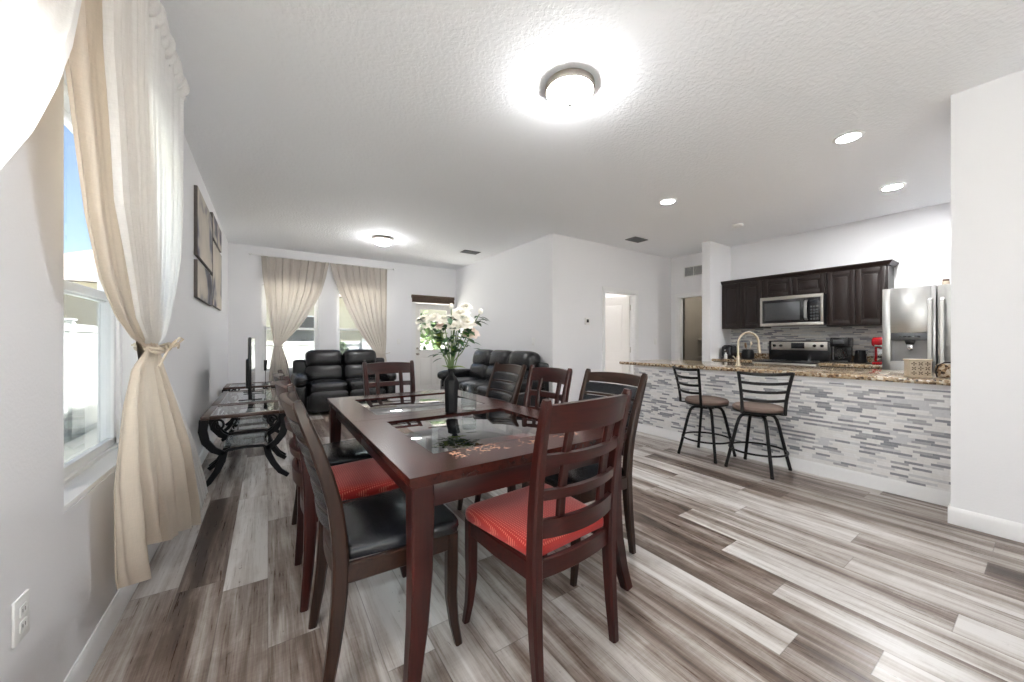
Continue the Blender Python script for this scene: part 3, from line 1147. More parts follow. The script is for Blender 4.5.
# vase, flowers, jar
vx, vy = .958, 2.12
vs = thing('vase', 'matte black faceted bottle vase holding the flowers on the dining table', 'vase', (vx, vy, TZ + .001))
b = new(); lathe(b, [(0, 0), (.034, 0), (.040, .006), (.046, .195), (.044, .205), (.022, .232), (.019, .240), (.019, .262), (.024, .268), (.024, .274), (.017, .274), (.015, .24), (.015, .05), (0, .05)], 8)
obj('vase_body', b, 'black_matte', vs, smooth=20)
bq = thing('flower_bouquet', 'white peonies and roses with green leaves standing in the black vase', 'flowers', (vx, vy, TZ + .001))
rf = random.Random(5)
def blossom(c, r, mat, name='blossom', up=Vector((0, 0, 1))):
    b = new()
    q = up.to_track_quat('Z', 'Y').to_matrix().to_4x4()
    for ring, (n, tilt, rad, ln) in enumerate(((4, .25, .12, .62), (6, .55, .22, .8), (7, .9, .34, .95), (8, 1.25, .42, 1.0))):
        for k in range(n):
            a = 2 * PI * (k + .5 * ring + rf.uniform(-.15, .15)) / n
            verts = []
            NU, NV = 4, 4
            for i in range(NU + 1):
                u = i / NU
                row = []
                for j in range(NV + 1):
                    v = j / NV * 2 - 1
                    wdt = math.sin(PI * (u * .86 + .07)) * .55 * (1.1 - .15 * ring * 0)
                    curl = tilt * (u ** 1.2) * 1.0
                    rr = rad * .35 + math.sin(curl) * u * ln
                    zz = math.cos(curl) * u * ln * .8 - .12 * (ring)
                    cup = .18 * (v * v) * (1 - .3 * ring)
                    x = rr - cup * .5
                    y = v * wdt * ln
                    row.append(b.verts.new(q @ Vector(((x * math.cos(a) - y * math.sin(a)) * r, (x * math.sin(a) + y * math.cos(a)) * r, zz * r)) + c))
                verts.append(row)
            for i in range(NU):
                for j in range(NV):
                    b.faces.new((verts[i][j], verts[i + 1][j], verts[i + 1][j + 1], verts[i][j + 1]))
    return obj(name, b, mat, bq, smooth=180, recalc=False)
def leaf_mesh(b, base, direction, ln, wd, droop=.3):
    d = direction.normalized()
    side = d.cross(Vector((0, 0, 1)))
    side = side.normalized() if side.length > .1 else Vector((1, 0, 0))
    N = 5
    L0, Cn, R0 = [], [], []
    for i in range(N + 1):
        t = i / N
        p = base + d * ln * t - Vector((0, 0, 1)) * droop * ln * t * t
        w = wd * math.sin(PI * min(1, t * .95 + .04)) ** .8 / 2
        L0.append(b.verts.new(p + side * w + Vector((0, 0, w * .25)))); Cn.append(b.verts.new(p)); R0.append(b.verts.new(p - side * w + Vector((0, 0, w * .25))))
    for i in range(N):
        b.faces.new((L0[i], Cn[i], Cn[i + 1], L0[i + 1])); b.faces.new((Cn[i], R0[i], R0[i + 1], Cn[i + 1]))
# camera-lateral unit vector is only used to lay the spray out the way it fans
lat = Vector((.83, -.556, 0)); dep = Vector((.556, .83, 0))
heads = [(-.185, .02, .585, .048, 'petal_white'), (-.12, .05, .60, .045, 'petal_white'), (-.045, -.02, .585, .045, 'petal_white'), (.055, .02, .625, .062, 'petal_white'),
         (.10, -.03, .565, .060, 'petal_white'), (.12, .04, .50, .055, 'petal_blush'), (.03, -.05, .545, .048, 'petal_white'), (-.07, .0, .545, .034, 'petal_blush'), (.005, .08, .60, .05, 'petal_white'), (.085, .06, .67, .04, 'petal_white'), (-.15, -.03, .545, .03, 'petal_white')]
buds = [(.185, .0, .635, .015), (-.20, .0, .53, .013), (.0, .0, .67, .014)]
for (u, v, z, r, m) in heads:
    c = lat * u + dep * v + Vector((0, 0, z))
    b = new(); tube(b, [(lat * u * .03) + Vector((0, 0, .20)), lat * u * .12 + dep * v * .15 + Vector((0, 0, .32)), lat * u * .55 + dep * v * .6 + Vector((0, 0, z - .12)), c - Vector((0, 0, .01))], .0032, 6)
    obj('flower_stem', b, 'stem_green', bq)
    blossom(c, r, m, up=(Vector((0, 0, 1)) + lat * u * 1.6 - dep * .7).normalized())
for (u, v, z, r) in buds:
    c = lat * u + dep * v + Vector((0, 0, z))
    b = new(); tube(b, [Vector((0, 0, .22)), lat * u * .3 + Vector((0, 0, .40)), lat * u * .8 + Vector((0, 0, z - .07)), c], .0028, 6)
    obj('flower_stem', b, 'stem_green', bq)
    b = new(); puff(b, c, (r, r, r * 1.25), 2.2, 4); obj('flower_bud', b, 'petal_white', bq)
b = new()
for i in range(95):
    u = rf.uniform(-.16, .15); v = rf.uniform(-.08, .08); z = rf.uniform(.36, .60)
    u *= (z - .22) / .33
    base = lat * u + dep * v + Vector((0, 0, z))
    dr = lat * (u * 3 + rf.uniform(-.7, .7)) + dep * rf.uniform(-1, 1) + Vector((0, 0, rf.uniform(-.2, .6)))
    leaf_mesh(b, base, dr, rf.uniform(.05, .085), rf.uniform(.025, .042))
for (u, z) in ((.17, .60), (.175, .57), (.19, .60), (.13, .44), (.14, .40), (-.09, .36), (-.06, .34)):
    leaf_mesh(b, lat * u + Vector((0, 0, z)), lat * (1 if u > 0 else -1) + Vector((0, 0, rf.uniform(-.3, .3))), .06, .035)
obj('foliage', b, 'leaf_green', bq, recalc=False)['kind'] = 'stuff'
for base, dr, ln in ((.285, lat * 1 + Vector((0, 0, .1)), .09), (.275, lat * -1 - dep * .5 + Vector((0, 0, .5)), .07), (.28, lat * .5 - dep + Vector((0, 0, .25)), .08)):
    b = new(); leaf_mesh(b, Vector((0, 0, base)), dr, ln, .05, .15)
    obj('leaf', b, 'leaf_light', bq, 'yellow-green leaf at the vase neck', recalc=False)
b = new()
for i in range(16):
    u = rf.uniform(-.10, .10); z = rf.uniform(.40, .55)
    leaf_mesh(b, lat * u + dep * rf.uniform(-.08, .0) + Vector((0, 0, z)), lat * rf.uniform(-1, 1) - dep * rf.uniform(0, 1) + Vector((0, 0, rf.uniform(-.2, .5))), .06, .034)
obj('pale_foliage', b, 'leaf_light', bq, 'yellow-green small leaves', recalc=False)['kind'] = 'stuff'
jr = thing('glass_jar', 'clear empty glass jar with lid beside the black vase on the dining table', 'jar', (1.085, 2.13, TZ + .001))
b = new(); lathe(b, [(0, 0), (.046, 0), (.050, .006), (.050, .13), (.044, .145), (.044, .16), (.042, .16), (.042, .145), (.047, .128), (.047, .01), (0, .01)], 24); obj('jar_glass', b, 'clear_glass', jr)
b = new(); lathe(b, [(0, .161), (.045, .161), (.046, .172), (.03, .178), (0, .180)], 24); obj('jar_lid', b, 'clear_glass', jr)

# ------------------------------------------------------------------ bar stools
def make_stool(loc, rz, label, group):
    t = thing('bar_stool', label, 'stool', loc, rz, group)
    # faces +Y locally
    b = new(); lathe(b, [(0, .555), (.185, .555), (.205, .565), (.208, .585), (.195, .602), (.15, .612), (0, .616)], 32); obj('seat', b, 'tan_cushion', t)
    b = new(); lathe(b, [(0, .542), (.19, .542), (.205, .548), (.207, .558), (0, .558)], 32); obj('seat_frame', b, 'black_metal', t)
    b = new(); lathe(b, [(0, .50), (.075, .50), (.075, .515), (.055, .52), (.055, .543), (0, .543)], 20); obj('swivel_plate', b, 'black_metal', t)
    for a in (45, 135, 225, 315):
        ca, sa = math.cos(R(a)), math.sin(R(a))
        prof = [(.05, .512), (.11, .512), (.140, .50), (.160, .47), (.182, .40), (.252, .10), (.274, .012)]
        b = new(); tube(b, [(r * ca, r * sa, z) for r, z in prof], .0145, 10)
        lathe(b, [(0, 0), (.015, 0), (.016, .02), (0, .022)], 12, (.274 * ca, .274 * sa, 0))
        obj('leg', b, 'black_metal', t)
    b = new(); tube(b, [(.232 * math.cos(2 * PI * k / 36), .232 * math.sin(2 * PI * k / 36), .185) for k in range(36)], .0095, 8, True); obj('footring', b, 'black_metal', t)
    def by(z):
        return -.19 - .06 * ((z - .55) / .38) ** 1.6
    def bxw(z):
        return .165 + .040 * max(0, (z - .6) / .33) ** 1.5
    for s in (-1, 1):
        b = new()
        zs = [.55, .60, .68, .76, .84, .90, .935]
        beam(b, [(s * bxw(z), by(z), z) for z in zs], (1, 0, 0), .026, .018)
        beam(b, [(s * .12, -.10, .548), (s * .15, -.16, .548), (s * .165, -.192, .552)], (0, 0, 1), .012, .02)
        obj('back_post', b, 'black_metal', t)
    for z, hgt in ((.925, .027), (.84, .025), (.762, .025), (.684, .025)):
        b = new()
        w = bxw(z)
        N = 12
        beam(b, [(-w + 2 * w * i / N, by(z) - .028 * (1 - (2 * i / N - 1) ** 2), z - .012 * (1 - (2 * i / N - 1) ** 2)) for i in range(N + 1)], (0, 0, 1), hgt, .010)
        obj('back_slat', b, 'black_metal', t)
    return t
ST = 'swivel bar stools at the tiled counter'
st = make_stool((3.87, 2.075, 0), R(-24 - 90), 'black metal bar stool with tan seat, turned to the counter, nearer the hall', ST)
st2 = dup(st, (3.865, 1.585, 0), R(35 - 90), 'black metal bar stool with tan seat whose ladder back faces the dining table', ST)
for q, rz_ in ((st, R(-24 - 90)), (st2, R(35 - 90))):
    for ch in q.children:
        if ch.name.split('.')[0] in ('leg', 'footring'):
            ch.rotation_euler = (0, 0, -rz_)      # the seat swivels on legs that stand square to the bar

# ------------------------------------------------------------------ reclining sofas
def make_sofa(name, label, loc, rz, n, width, cat):
    """local: faces -Y, centred on x, back at y=+.43"""
    t = thing(name, label, cat, loc, rz)
    aw = .21
    iw = width / 2 - aw
    sw = 2 * iw / n
    b = new(); box(b, -iw - .05, iw + .05, -.36, .40, .05, .32, .03, 3); obj('sofa_base', b, 'black_leather', t)
    b = new(); box(b, -width / 2 + .03, width / 2 - .03, .30, .43, .05, .88, .05, 3); obj('back_frame', b, 'black_leather', t)
    for s in (-1, 1):
        b = new()
        cx = s * (width / 2 - aw / 2)
        box(b, cx - aw / 2 + .02, cx + aw / 2 - .02, -.42, .38, .04, .50, .05, 3)
        a = obj('armrest', b, 'black_leather', t)
        b = new(); puff(b, (cx, -.06, .565), (aw / 2 + .012, .43, .095), 3.2, 10, (0, 0, .012)); 
        obj('arm_pad', b, 'black_leather', a, smooth=180)
    for i in range(n):
        cx = -iw + sw * (i + .5)
        b = new()
        puff(b, (cx, -.12, .42), (sw / 2 + .002, .34, .10), 4.5, 10, (0, 0, .025), None, .7)
        obj('seat_cushion', b, 'black_leather', t, smooth=180)
        b = new(); puff(b, (cx, -.44, .22), (sw / 2 - .004, .045, .17), 5, 8, (0, .012, 0), None, .7); obj('footrest_panel', b, 'black_leather', t, smooth=180)
        tilt = Matrix.Rotation(R(-12), 4, 'X')
        b = new(); puff(b, (cx, .20, .62), (sw / 2 + .002, .115, .17), 3.6, 10, (0, .03, 0), tilt, .6); obj('lumbar_cushion', b, 'black_leather', t, smooth=180)
        b = new(); puff(b, (cx, .29, .875), (sw / 2 + .002, .135, .175), 3.0, 10, (0, .03, 0), tilt, .5); obj('head_cushion', b, 'black_leather', t, smooth=180)
    return t
make_sofa('loveseat', 'black leather two-seat reclining loveseat under the far curtained windows', (1.145, 7.11, 0), 0, 2, 1.63, 'sofa')
make_sofa('reclining_sofa', 'glossy black leather three-seat reclining sofa against the pale side wall', (3.125, 5.39, 0), R(-90), 3, 2.30, 'sofa')

# ------------------------------------------------------------------ low curved-leg tables and television
def make_table(label, x0, x1, y0, y1, z=.60, group='matching curved-leg tables along the window wall'):
    cx, cy = (x0 + x1) / 2, (y0 + y1) / 2
    t = thing('side_table', label, 'table', (cx, cy, 0), 0, group)
    hx, hy = (x1 - x0) / 2, (y1 - y0) / 2
    b = new()
    fw = .055
    box(b, -hx, -hx + fw, -hy, hy, z - .028, z, .004); box(b, hx - fw, hx, -hy, hy, z - .028, z, .004)
    box(b, -hx + fw, hx - fw, -hy, -hy + fw, z - .028, z, .004); box(b, -hx + fw, hx - fw, hy - fw, hy, z - .028, z, .004)
    obj('tabletop', b, 'console_wood', t)
    b = new(); box(b, -hx + fw - .004, hx - fw + .004, -hy + fw - .004, hy - fw + .004, z - .012, z - .004); obj('glass_panel', b, 'shelf_glass', t)
    for sx in (-1, 1):
        for sy in (-1, 1):
            b = new()
            yc = sy * (hy - .035)
            up = [(sx * (hx - .02), yc, z - .03), (sx * (hx - .012), yc, z - .12), (sx * (hx - .03), yc, z - .21), (sx * (hx - .08), yc, z - .28), (sx * (hx - .15), yc, z - .325)]
            beam(b, up, (0, 1, 0), .03, [.062, .060, .056, .05, .04], .15)
            dn = [(sx * (hx - .15), yc, z - .30), (sx * (hx - .135), yc, z - .38), (sx * (hx - .10), yc, z - .46), (sx * (hx - .05), yc, z - .54), (sx * (hx + .01), yc, .012)]
            beam(b, dn, (0, 1, 0), .03, [.05, .05, .046, .042, .034], .15)
            # scroll under the top
            sc = []
            for k in range(16):
                a = k / 15 * 2 * PI * 1.15
                rr = .055 * (1 - k / 15 * .75)
                sc.append((sx * (hx - .115 + rr * math.cos(a) * .8), yc, z - .085 + rr * math.sin(a)))
            tube(b, sc, .009, 8)
            obj('leg', b, 'black_matte', t)
    for sy in (-1, 1):
        b = new()
        yc = sy * (hy - .035)
        beam(b, [(-hx + .15, yc, .285), (-hx * .4, yc, .305), (0, yc, .312), (hx * .4, yc, .305), (hx - .15, yc, .285)], (0, 1, 0), .026, .022)
        obj('stretcher', b, 'black_matte', t)
    b = new(); box(b, -hx + .14, hx - .14, -hy + .03, hy - .03, .326, .334); obj('glass_shelf', b, 'shelf_glass', t)
    return t
make_table('low black curved-leg glass-top table nearest, beside the gathered curtain', -.45, .14, 3.80, 4.44)
make_table('long low curved-leg glass table carrying the television', -.45, .14, 4.47, 5.62)
make_table('small black curved-leg table farthest, in the corner beside the loveseat', -.49, .085, 6.05, 6.62)
tv = thing('television', 'flat-screen television standing on the long low table, seen edge-on', 'television', (-.145, 4.96, .602), R(-.5))
b = new(); box(b, -.018, .010, -.48, .48, .075, .645, .006); box(b, -.045, -.018, -.28, .28, .11, .42, .012); obj('tv_body', b, 'black_plastic', tv)
b = new(); box(b, .010, .0115, -.468, .468, .092, .633); obj('screen', b, 'screen', tv)
for s in (-1, 1):
    b = new(); box(b, -.10, .10, s * .36 - .012, s * .36 + .012, 0, .012, .004); box(b, -.02, .012, s * .36 - .01, s * .36 + .01, .01, .09, .003); obj('tv_foot', b, 'black_plastic', tv)
an = thing('antenna', 'slim dark upright on a thin stem standing on the farthest low table', 'antenna', (-.03, 6.22, .602))
b = new(); lathe(b, [(0, 0), (.045, 0), (.045, .008), (0, .012)], 20); obj('base', b, 'black_matte', an)
b = new(); tube(b, [(0, 0, .01), (0, 0, .20)], .004, 8); obj('stem', b, 'black_matte', an)
b = new(); prism(b, [(-.018, .19), (.012, .19), (.026, .34), (-.020, .34)], -.008, .008, .003, Matrix(((1, 0, 0, 0), (0, 0, -1, 0), (0, 1, 0, 0), (0, 0, 0, 1)))); obj('panel', b, 'black_matte', an)

# ------------------------------------------------------------------ curtains
def interp(keys, z):
    """keys sorted by descending z: (z, a, b, off); smooth interpolation"""
    if z >= keys[0][0]:
        return keys[0][1:]
    for k0, k1 in zip(keys, keys[1:]):
        if z >= k1[0]:
            t = (k0[0] - z) / (k0[0] - k1[0])
            return tuple(p + (q - p) * t for p, q in zip(k0[1:], k1[1:]))
    return keys[-1][1:]

def curtain_mesh(keys, folds, amp, axis, seed=1, hem=None, lean=0.0, nz=90, nu=120, zt=2.68):
    """keys: (z, start, end, offset from plane, depth amplitude scale). axis 'y': runs along Y at x=off; 'x': runs along X at y=off"""
    rr = random.Random(seed)
    ph = [rr.uniform(0, 6.28) for _ in range(4)]
    b = new()
    zb = keys[-1][0]
    rows = []
    for i in range(nz + 1):
        f = i / nz
        row = []
        for j in range(nu + 1):
            u0 = j / nu
            u = u0 + .035 * math.sin(2 * PI * 1.3 * u0 + ph[2]) * math.sin(PI * u0)
            z_end = zb + (hem(u0) if hem else 0)
            z = keys[0][0] + (z_end - keys[0][0]) * f
            a, e, off, am = interp(keys, z)
            pos = a + (e - a) * (u + .012 * math.sin(2 * PI * folds * u * 1.0 + ph[0]))
            wv = math.sin(2 * PI * folds * u + ph[1] + .5 * math.sin(z * 1.7 + ph[2])) + .45 * math.sin(2 * PI * folds * 2.3 * u + ph[3] + z) 
            d = off + amp * am * wv + lean * (u - .5) * min(1, max(0, (1.15 - z) / .5))
            row.append(b.verts.new((d, pos, z) if axis == 'y' else (pos, d, z)))
        rows.append(row)
    for i in range(nz):
        for j in range(nu):
            b.faces.new((rows[i][j], rows[i][j + 1], rows[i + 1][j + 1], rows[i + 1][j]))
    return b

def rod(name, label, axis, a, e, off, z, wall, mat='trim_white', r=.011):
    t = thing(name, label, 'curtain rod', (0, 0, 0))
    P = (lambda p: (off, p, z)) if axis == 'y' else (lambda p: (p, off, z))
    b = new(); tube(b, [P(a), P(e)], r, 12); obj('rod', b, mat, t)
    for p, s in ((a, -1), (e, 1)):
        b = new()
        c = P(p + s * .03)
        puff(b, c, (.024, .024, .024), 2, 5); obj('finial', b, mat, t)
    for p in (a + .12, (a + e) / 2, e - .06):
        b = new()
        q = (wall, p, z) if axis == 'y' else (p, wall, z)
        tube(b, [q, P(p)], .007, 8)
        if axis == 'y':
            box(b, min(wall, wall + .008), wall + .008, p - .015, p + .015, z - .04, z + .03)
        else:
            box(b, p - .015, p + .015, wall - .008, wall, z - .04, z + .03)
        obj('bracket', b, mat, t)
    return t
ROD_Z = 2.625
rod('curtain_rod', 'white curtain rod running above the two windows on the near side wall', 'y', -.35, 2.80, -.42, ROD_Z, -.55)
rod('curtain_rod', 'slim curtain rod above the two far windows behind the loveseat', 'x', -.22, 2.12, FY - .075, 2.685, FY)

# side wall, far pair: beige linen panel
kb = [(2.66, 1.40, 2.05, -.455, 1.0), (2.1, 1.46, 2.06, -.45, 1.0), (1.8, 1.555, 2.14, -.45, .95), (1.6, 1.62, 2.20, -.45, .85), (1.42, 1.72, 2.26, -.45, .7), (1.30, 1.87, 2.32, -.45, .55), (1.22, 2.06, 2.36, -.45, .4), (1.18, 2.20, 2.40, -.435, .35),
      (1.10, 2.03, 2.44, -.44, .5), (.95, 1.98, 2.52, -.435, .8), (.6, 1.975, 2.68, -.415, 1.2), (.3, 2.0, 2.82, -.41, 1.5), (.09, 2.10, 2.90, -.41, 1.5)]
o = obj('linen_curtain', curtain_mesh(kb, 5, .016, 'y', 3, hem=lambda u: ((.07 + .08 * (1 - u / .3) ** 2) if u < .3 else .22 * (1 - (u - .3) / .7)) + .012 * math.sin(9 * u) + .006 * math.sin(23 * u), lean=.11), 'beige_linen', smooth=180, recalc=False)
tag(o, 'beige linen curtain gathered and tied at waist height beside the near window', 'curtain', 'curtains on the near side wall')
beige = o
# white sheer of the same bunch
kw = [(2.665, 1.56, 2.70, -.405, 1.0), (2.1, 1.59, 2.69, -.405, 1.0), (1.9, 1.62, 2.67, -.40, .95), (1.66, 1.67, 2.63, -.40, .9), (1.5, 1.80, 2.57, -.405, .75), (1.30, 1.97, 2.48, -.415, .6), (1.22, 2.14, 2.44, -.425, .4), (1.18, 2.25, 2.43, -.455, .3),
      (1.10, 2.30, 2.52, -.45, .3), (.9, 2.44, 2.67, -.42, .5), (.6, 2.62, 2.92, -.385, .8), (.3, 2.80, 3.14, -.362, 1.0), (.16, 2.90, 3.22, -.355, 1.0)]
o = obj('sheer_curtain', curtain_mesh(kw, 13, .012, 'y', 9, hem=lambda u: .02 * u), 'white_sheer', smooth=180, recalc=False)
tag(o, 'white sheer curtain layered over the beige linen, tied beside the near window', 'curtain', 'curtains on the near side wall')
sheer = o
# ruffled header gathered on the rod
def ruffle(y0, y1, n, seed):
    rr = random.Random(seed)
    b = new()
    rows = []
    N = n * 14
    for i in range(9):
        f = i / 8
        a = f * PI * 1.15 - .1
        row = []
        for j in range(N + 1):
            u = j / N
            am = .020 * math.sin(2 * PI * n * u + math.sin(13 * u)) * (1 + .3 * math.sin(41 * u))
            rad = .022 + am * .8
            row.append(b.verts.new((-.415 + .006 + rad * math.sin(a) + .006 * math.sin(2 * PI * n * u), y0 + (y1 - y0) * u + .010 * math.sin(2 * PI * n * u * 1.7 + i), ROD_Z - .02 + .055 * math.cos(a) * (1 + .25 * math.sin(2 * PI * n * u + 1)))))
        rows.append(row)
    for i in range(8):
        for j in range(N):
            b.faces.new((rows[i][j], rows[i][j + 1], rows[i + 1][j + 1], rows[i + 1][j]))
    return b
obj('ruffled_header', ruffle(1.58, 2.72, 17, 2), 'white_sheer', sheer, smooth=180, recalc=False)
# tie with bow, part of the bunch
b = new()
ring = []
for k in range(24):
    a = 2 * PI * k / 24
    ring.append((-.44 + .055 * math.cos(a), 2.325 + .125 * math.sin(a), 1.185 + .012 * math.sin(a * 2)))
tube(b, ring, .007, 8, True)
tube(b, [(x, y, z - .014) for x, y, z in ring], .006, 8, True)
tube(b, [(-.385, 2.27, 1.185), (-.375, 2.22, 1.165), (-.375, 2.16, 1.14), (-.385, 2.12, 1.10)], .005, 6)
tube(b, [(-.385, 2.30, 1.185), (-.36, 2.36, 1.20), (-.37, 2.44, 1.19), (-.38, 2.49, 1.175)], .005, 6)
tube(b, [(-.385, 2.29, 1.18), (-.35, 2.26, 1.215), (-.345, 2.21, 1.21), (-.37, 2.24, 1.18), (-.385, 2.29, 1.18)], .005, 6)
tube(b, [(-.385, 2.29, 1.18), (-.35, 2.33, 1.225), (-.345, 2.38, 1.22), (-.37, 2.35, 1.185), (-.385, 2.29, 1.18)], .005, 6)
tube(b, [(-.44, 2.42, 1.185), (-.50, 2.48, 1.19), (-.55, 2.50, 1.19)], .005, 6)
obj('tieback', b, 'string', beige, 'string tie with a small bow')
# near pair: swept back towards the camera
kn = [(2.665, .25, 1.52, -.405, 1.0), (2.35, .25, 1.485, -.40, 1.0), (2.1, .24, 1.425, -.40, 1.0), (1.95, .22, 1.37, -.40, .95), (1.8, .18, 1.285, -.40, .9), (1.65, .13, 1.18, -.40, .8), (1.5, .08, 1.05, -.405, .65), (1.35, .0, .82, -.42, .5), (1.25, -.10, .5, -.44, .35), (1.18, -.15, .10, -.46, .3),
      (1.05, -.22, .16, -.45, .5), (.6, -.30, .24, -.43, .9), (.1, -.34, .28, -.42, 1.0)]
o = obj('sheer_curtain', curtain_mesh(kn, 9, .011, 'y', 21), 'white_sheer', smooth=180, recalc=False)
tag(o, 'white sheer curtain swept across the upper left corner nearest the camera', 'curtain', 'curtains on the near side wall')
obj('ruffled_header', ruffle(.25, 1.55, 17, 4), 'white_sheer', o, smooth=180, recalc=False)
kn2 = [(z, max(a, e - .50), e - .17, off - .045, am) for (z, a, e, off, am) in kn]
o = obj('linen_curtain', curtain_mesh(kn2, 5, .012, 'y', 22), 'beige_linen', smooth=180, recalc=False)
tag(o, 'beige linen curtain showing behind the sheer in the upper left corner', 'curtain', 'curtains on the near side wall')
# far wall curtains
yf = FY - .075
k1 = [(2.67, -.10, .95, yf, 1.0), (2.4, -.085, .90, yf, 1.0), (2.1, -.05, .82, yf, 1.0), (1.8, -.01, .68, yf, .9), (1.5, .03, .50, yf, .75), (1.3, .06, .34, yf, .5), (1.18, .08, .24, yf, .35), (1.12, .09, .20, yf, .3), (1.05, .075, .23, yf, .4), (.8, .03, .30, yf, .8), (.1, -.02, .36, yf, 1.0)]
o = obj('taupe_curtain', curtain_mesh(k1, 8, .014, 'x', 31), 'taupe_linen', smooth=180, recalc=False)
tag(o, 'taupe curtain tied back to the left at the far windows', 'curtain', 'taupe curtains at the far windows')
b = new(); tube(b, [(.145 + .07 * math.cos(2 * PI * k / 20), yf + .04 * math.sin(2 * PI * k / 20), 1.12) for k in range(20)], .01, 8, True)
tube(b, [(.09, yf, 1.12), (-.02, FY - .03, 1.14), (-.03, FY, 1.14)], .006, 6)
obj('tieback', b, 'taupe_linen', o)
k2 = [(2.67, .97, 2.02, yf, 1.0), (2.4, 1.03, 2.015, yf, 1.0), (2.1, 1.14, 2.01, yf, 1.0), (1.8, 1.27, 2.005, yf, .9), (1.5, 1.42, 2.0, yf, .75), (1.25, 1.58, 2.0, yf, .6), (1.05, 1.72, 1.99, yf, .4), (.95, 1.80, 1.98, yf, .3), (.85, 1.76, 2.0, yf, .4), (.6, 1.70, 2.02, yf, .8), (.1, 1.66, 2.04, yf, 1.0)]
o = obj('taupe_curtain', curtain_mesh(k2, 8, .014, 'x', 33), 'taupe_linen', smooth=180, recalc=False)
tag(o, 'taupe curtain tied back to the right at the far windows', 'curtain', 'taupe curtains at the far windows')
b = new(); tube(b, [(1.89 + .10 * math.cos(2 * PI * k / 20), yf + .04 * math.sin(2 * PI * k / 20), .95) for k in range(20)], .01, 8, True)
tube(b, [(1.98, yf, .95), (2.08, FY - .03, .97), (2.09, FY, .97)], .006, 6)
obj('tieback', b, 'taupe_linen', o)

# ------------------------------------------------------------------ wall art: four abstract canvases
def canvas(label, y0, y1, z0, z1):
    t = thing('canvas_print', label, 'painting', (-.549, (y0 + y1) / 2, (z0 + z1) / 2), 0, 'abstract canvases on the side wall')
    hy, hz = (y1 - y0) / 2, (z1 - z0) / 2
    b = new(); box(b, 0, .026, -hy, hy, -hz, hz, .003); obj('stretcher_frame', b, 'art_edge', t)
    b = new(); box(b, .0262, .0275, -hy + .004, hy - .004, -hz + .004, hz - .004); obj('printed_face', b, 'art_canvas', t)
canvas('largest beige and navy abstract canvas, upper one nearest the sheer curtain', 4.27, 5.30, 1.98, 2.60)
canvas('wide low streaked canvas, lower one nearest the sheer curtain', 4.27, 5.30, 1.60, 1.94)
canvas('small dark-edged canvas, upper one toward the far corner', 5.36, 6.28, 2.40, 2.68)
canvas('tall pale streaked canvas, lower one toward the far corner', 5.36, 6.28, 1.62, 2.36)

# ------------------------------------------------------------------ plates, thermostat, vents
def wall_plate(name, label, loc, normal, kind, cat):
    rz = {'-y': 0, '+x': R(90), '-x': R(-90)}[normal]
    t = thing(name, label, cat, loc, rz)
    b = new(); box(b, -.036, .036, -.007, 0, -.058, .058, .003); obj('cover_plate', b, 'plate_white', t)
    if kind == 'outlet':
        for z in (-.02, .02):
            b = new(); box(b, -.016, .016, -.009, -.006, z - .014, z + .014, .003)
            oo = obj('receptacle', b, 'plate_white', t)
            b = new(); box(b, -.007, -.005, -.0095, -.009, z - .004, z + .005); box(b, .005, .007, -.0095, -.009, z - .004, z + .005)
            obj('slot', b, 'black_matte', oo)
    else:
        b = new(); box(b, -.016, .016, -.010, -.006, -.032, .032, .002); obj('rocker', b, 'trim_white', t)
wall_plate('wall_outlet', 'white electrical outlet low on the side wall near the camera', (-.549, 1.53, .475), '+x', 'outlet', 'outlet')
wall_plate('light_switch', 'white light switch above the sofa back on the pale side wall', (3.579, 4.73, 1.2), '-x', 'switch', 'switch')
wall_plate('light_switch', 'white switch right of the open bedroom door', (6.12, 4.249, 1.2), '-y', 'switch', 'switch')
wall_plate('light_switch', 'white switch between the far window and garden door', (2.27, FY - .001, 1.2), '-y', 'switch', 'switch')
th = thing('thermostat', 'small white thermostat with black display beside the open bedroom door', 'thermostat', (4.30, 4.249, 1.53))
b = new(); box(b, -.055, .055, -.022, 0, -.055, .055, .008, 3); obj('thermostat_body', b, 'plate_white', th)
b = new(); box(b, -.028, .028, -.0235, -.0215, -.02, .03, .001); obj('display', b, 'black_plastic', th)
def vent(label, loc, sx, sy, rotx=None, rz=0, ns=9, mat='stainless_dark', group='ceiling air vents', name='ceiling_vent'):
    t = thing(name, label, 'vent', loc, rz, group)
    if rotx is not None:
        t.rotation_euler = rotx
    b = new()
    e = .022
    box(b, -sx, sx, -sy, -sy + e, -.01, 0, .002); box(b, -sx, sx, sy - e, sy, -.01, 0, .002)
    box(b, -sx, -sx + e, -sy, sy, -.01, 0, .002); box(b, sx - e, sx, -sy, sy, -.01, 0, .002)
    obj('vent_frame', b, mat, t)
    b = new()
    for i in range(ns):
        y = -sy + e + (2 * sy - 2 * e) * (i + .5) / ns
        box(b, -sx + e, sx - e, y - .006, y + .006, -.008, -.002)
    obj('louver', b, mat, t)
    b = new(); box(b, -sx + .01, sx - .01, -sy + .01, sy - .01, -.002, -.0005); obj('duct_opening', b, 'black_matte', t)
vent('grey ceiling vent near the hall, before the open bedroom door', (4.92, 3.76, H), .16, .10)
vent('grey ceiling vent over the sofa by the far corner', (3.08, 5.98, H), .16, .10)
rg = thing('return_grille', 'white return-air grille high on the wall above the hall doorway', 'vent', (6.619, 3.70, 2.52))
b = new(); box(b, -.012, 0, -.28, .28, -.10, .10, .003); obj('grille_frame', b, 'plate_white', rg)
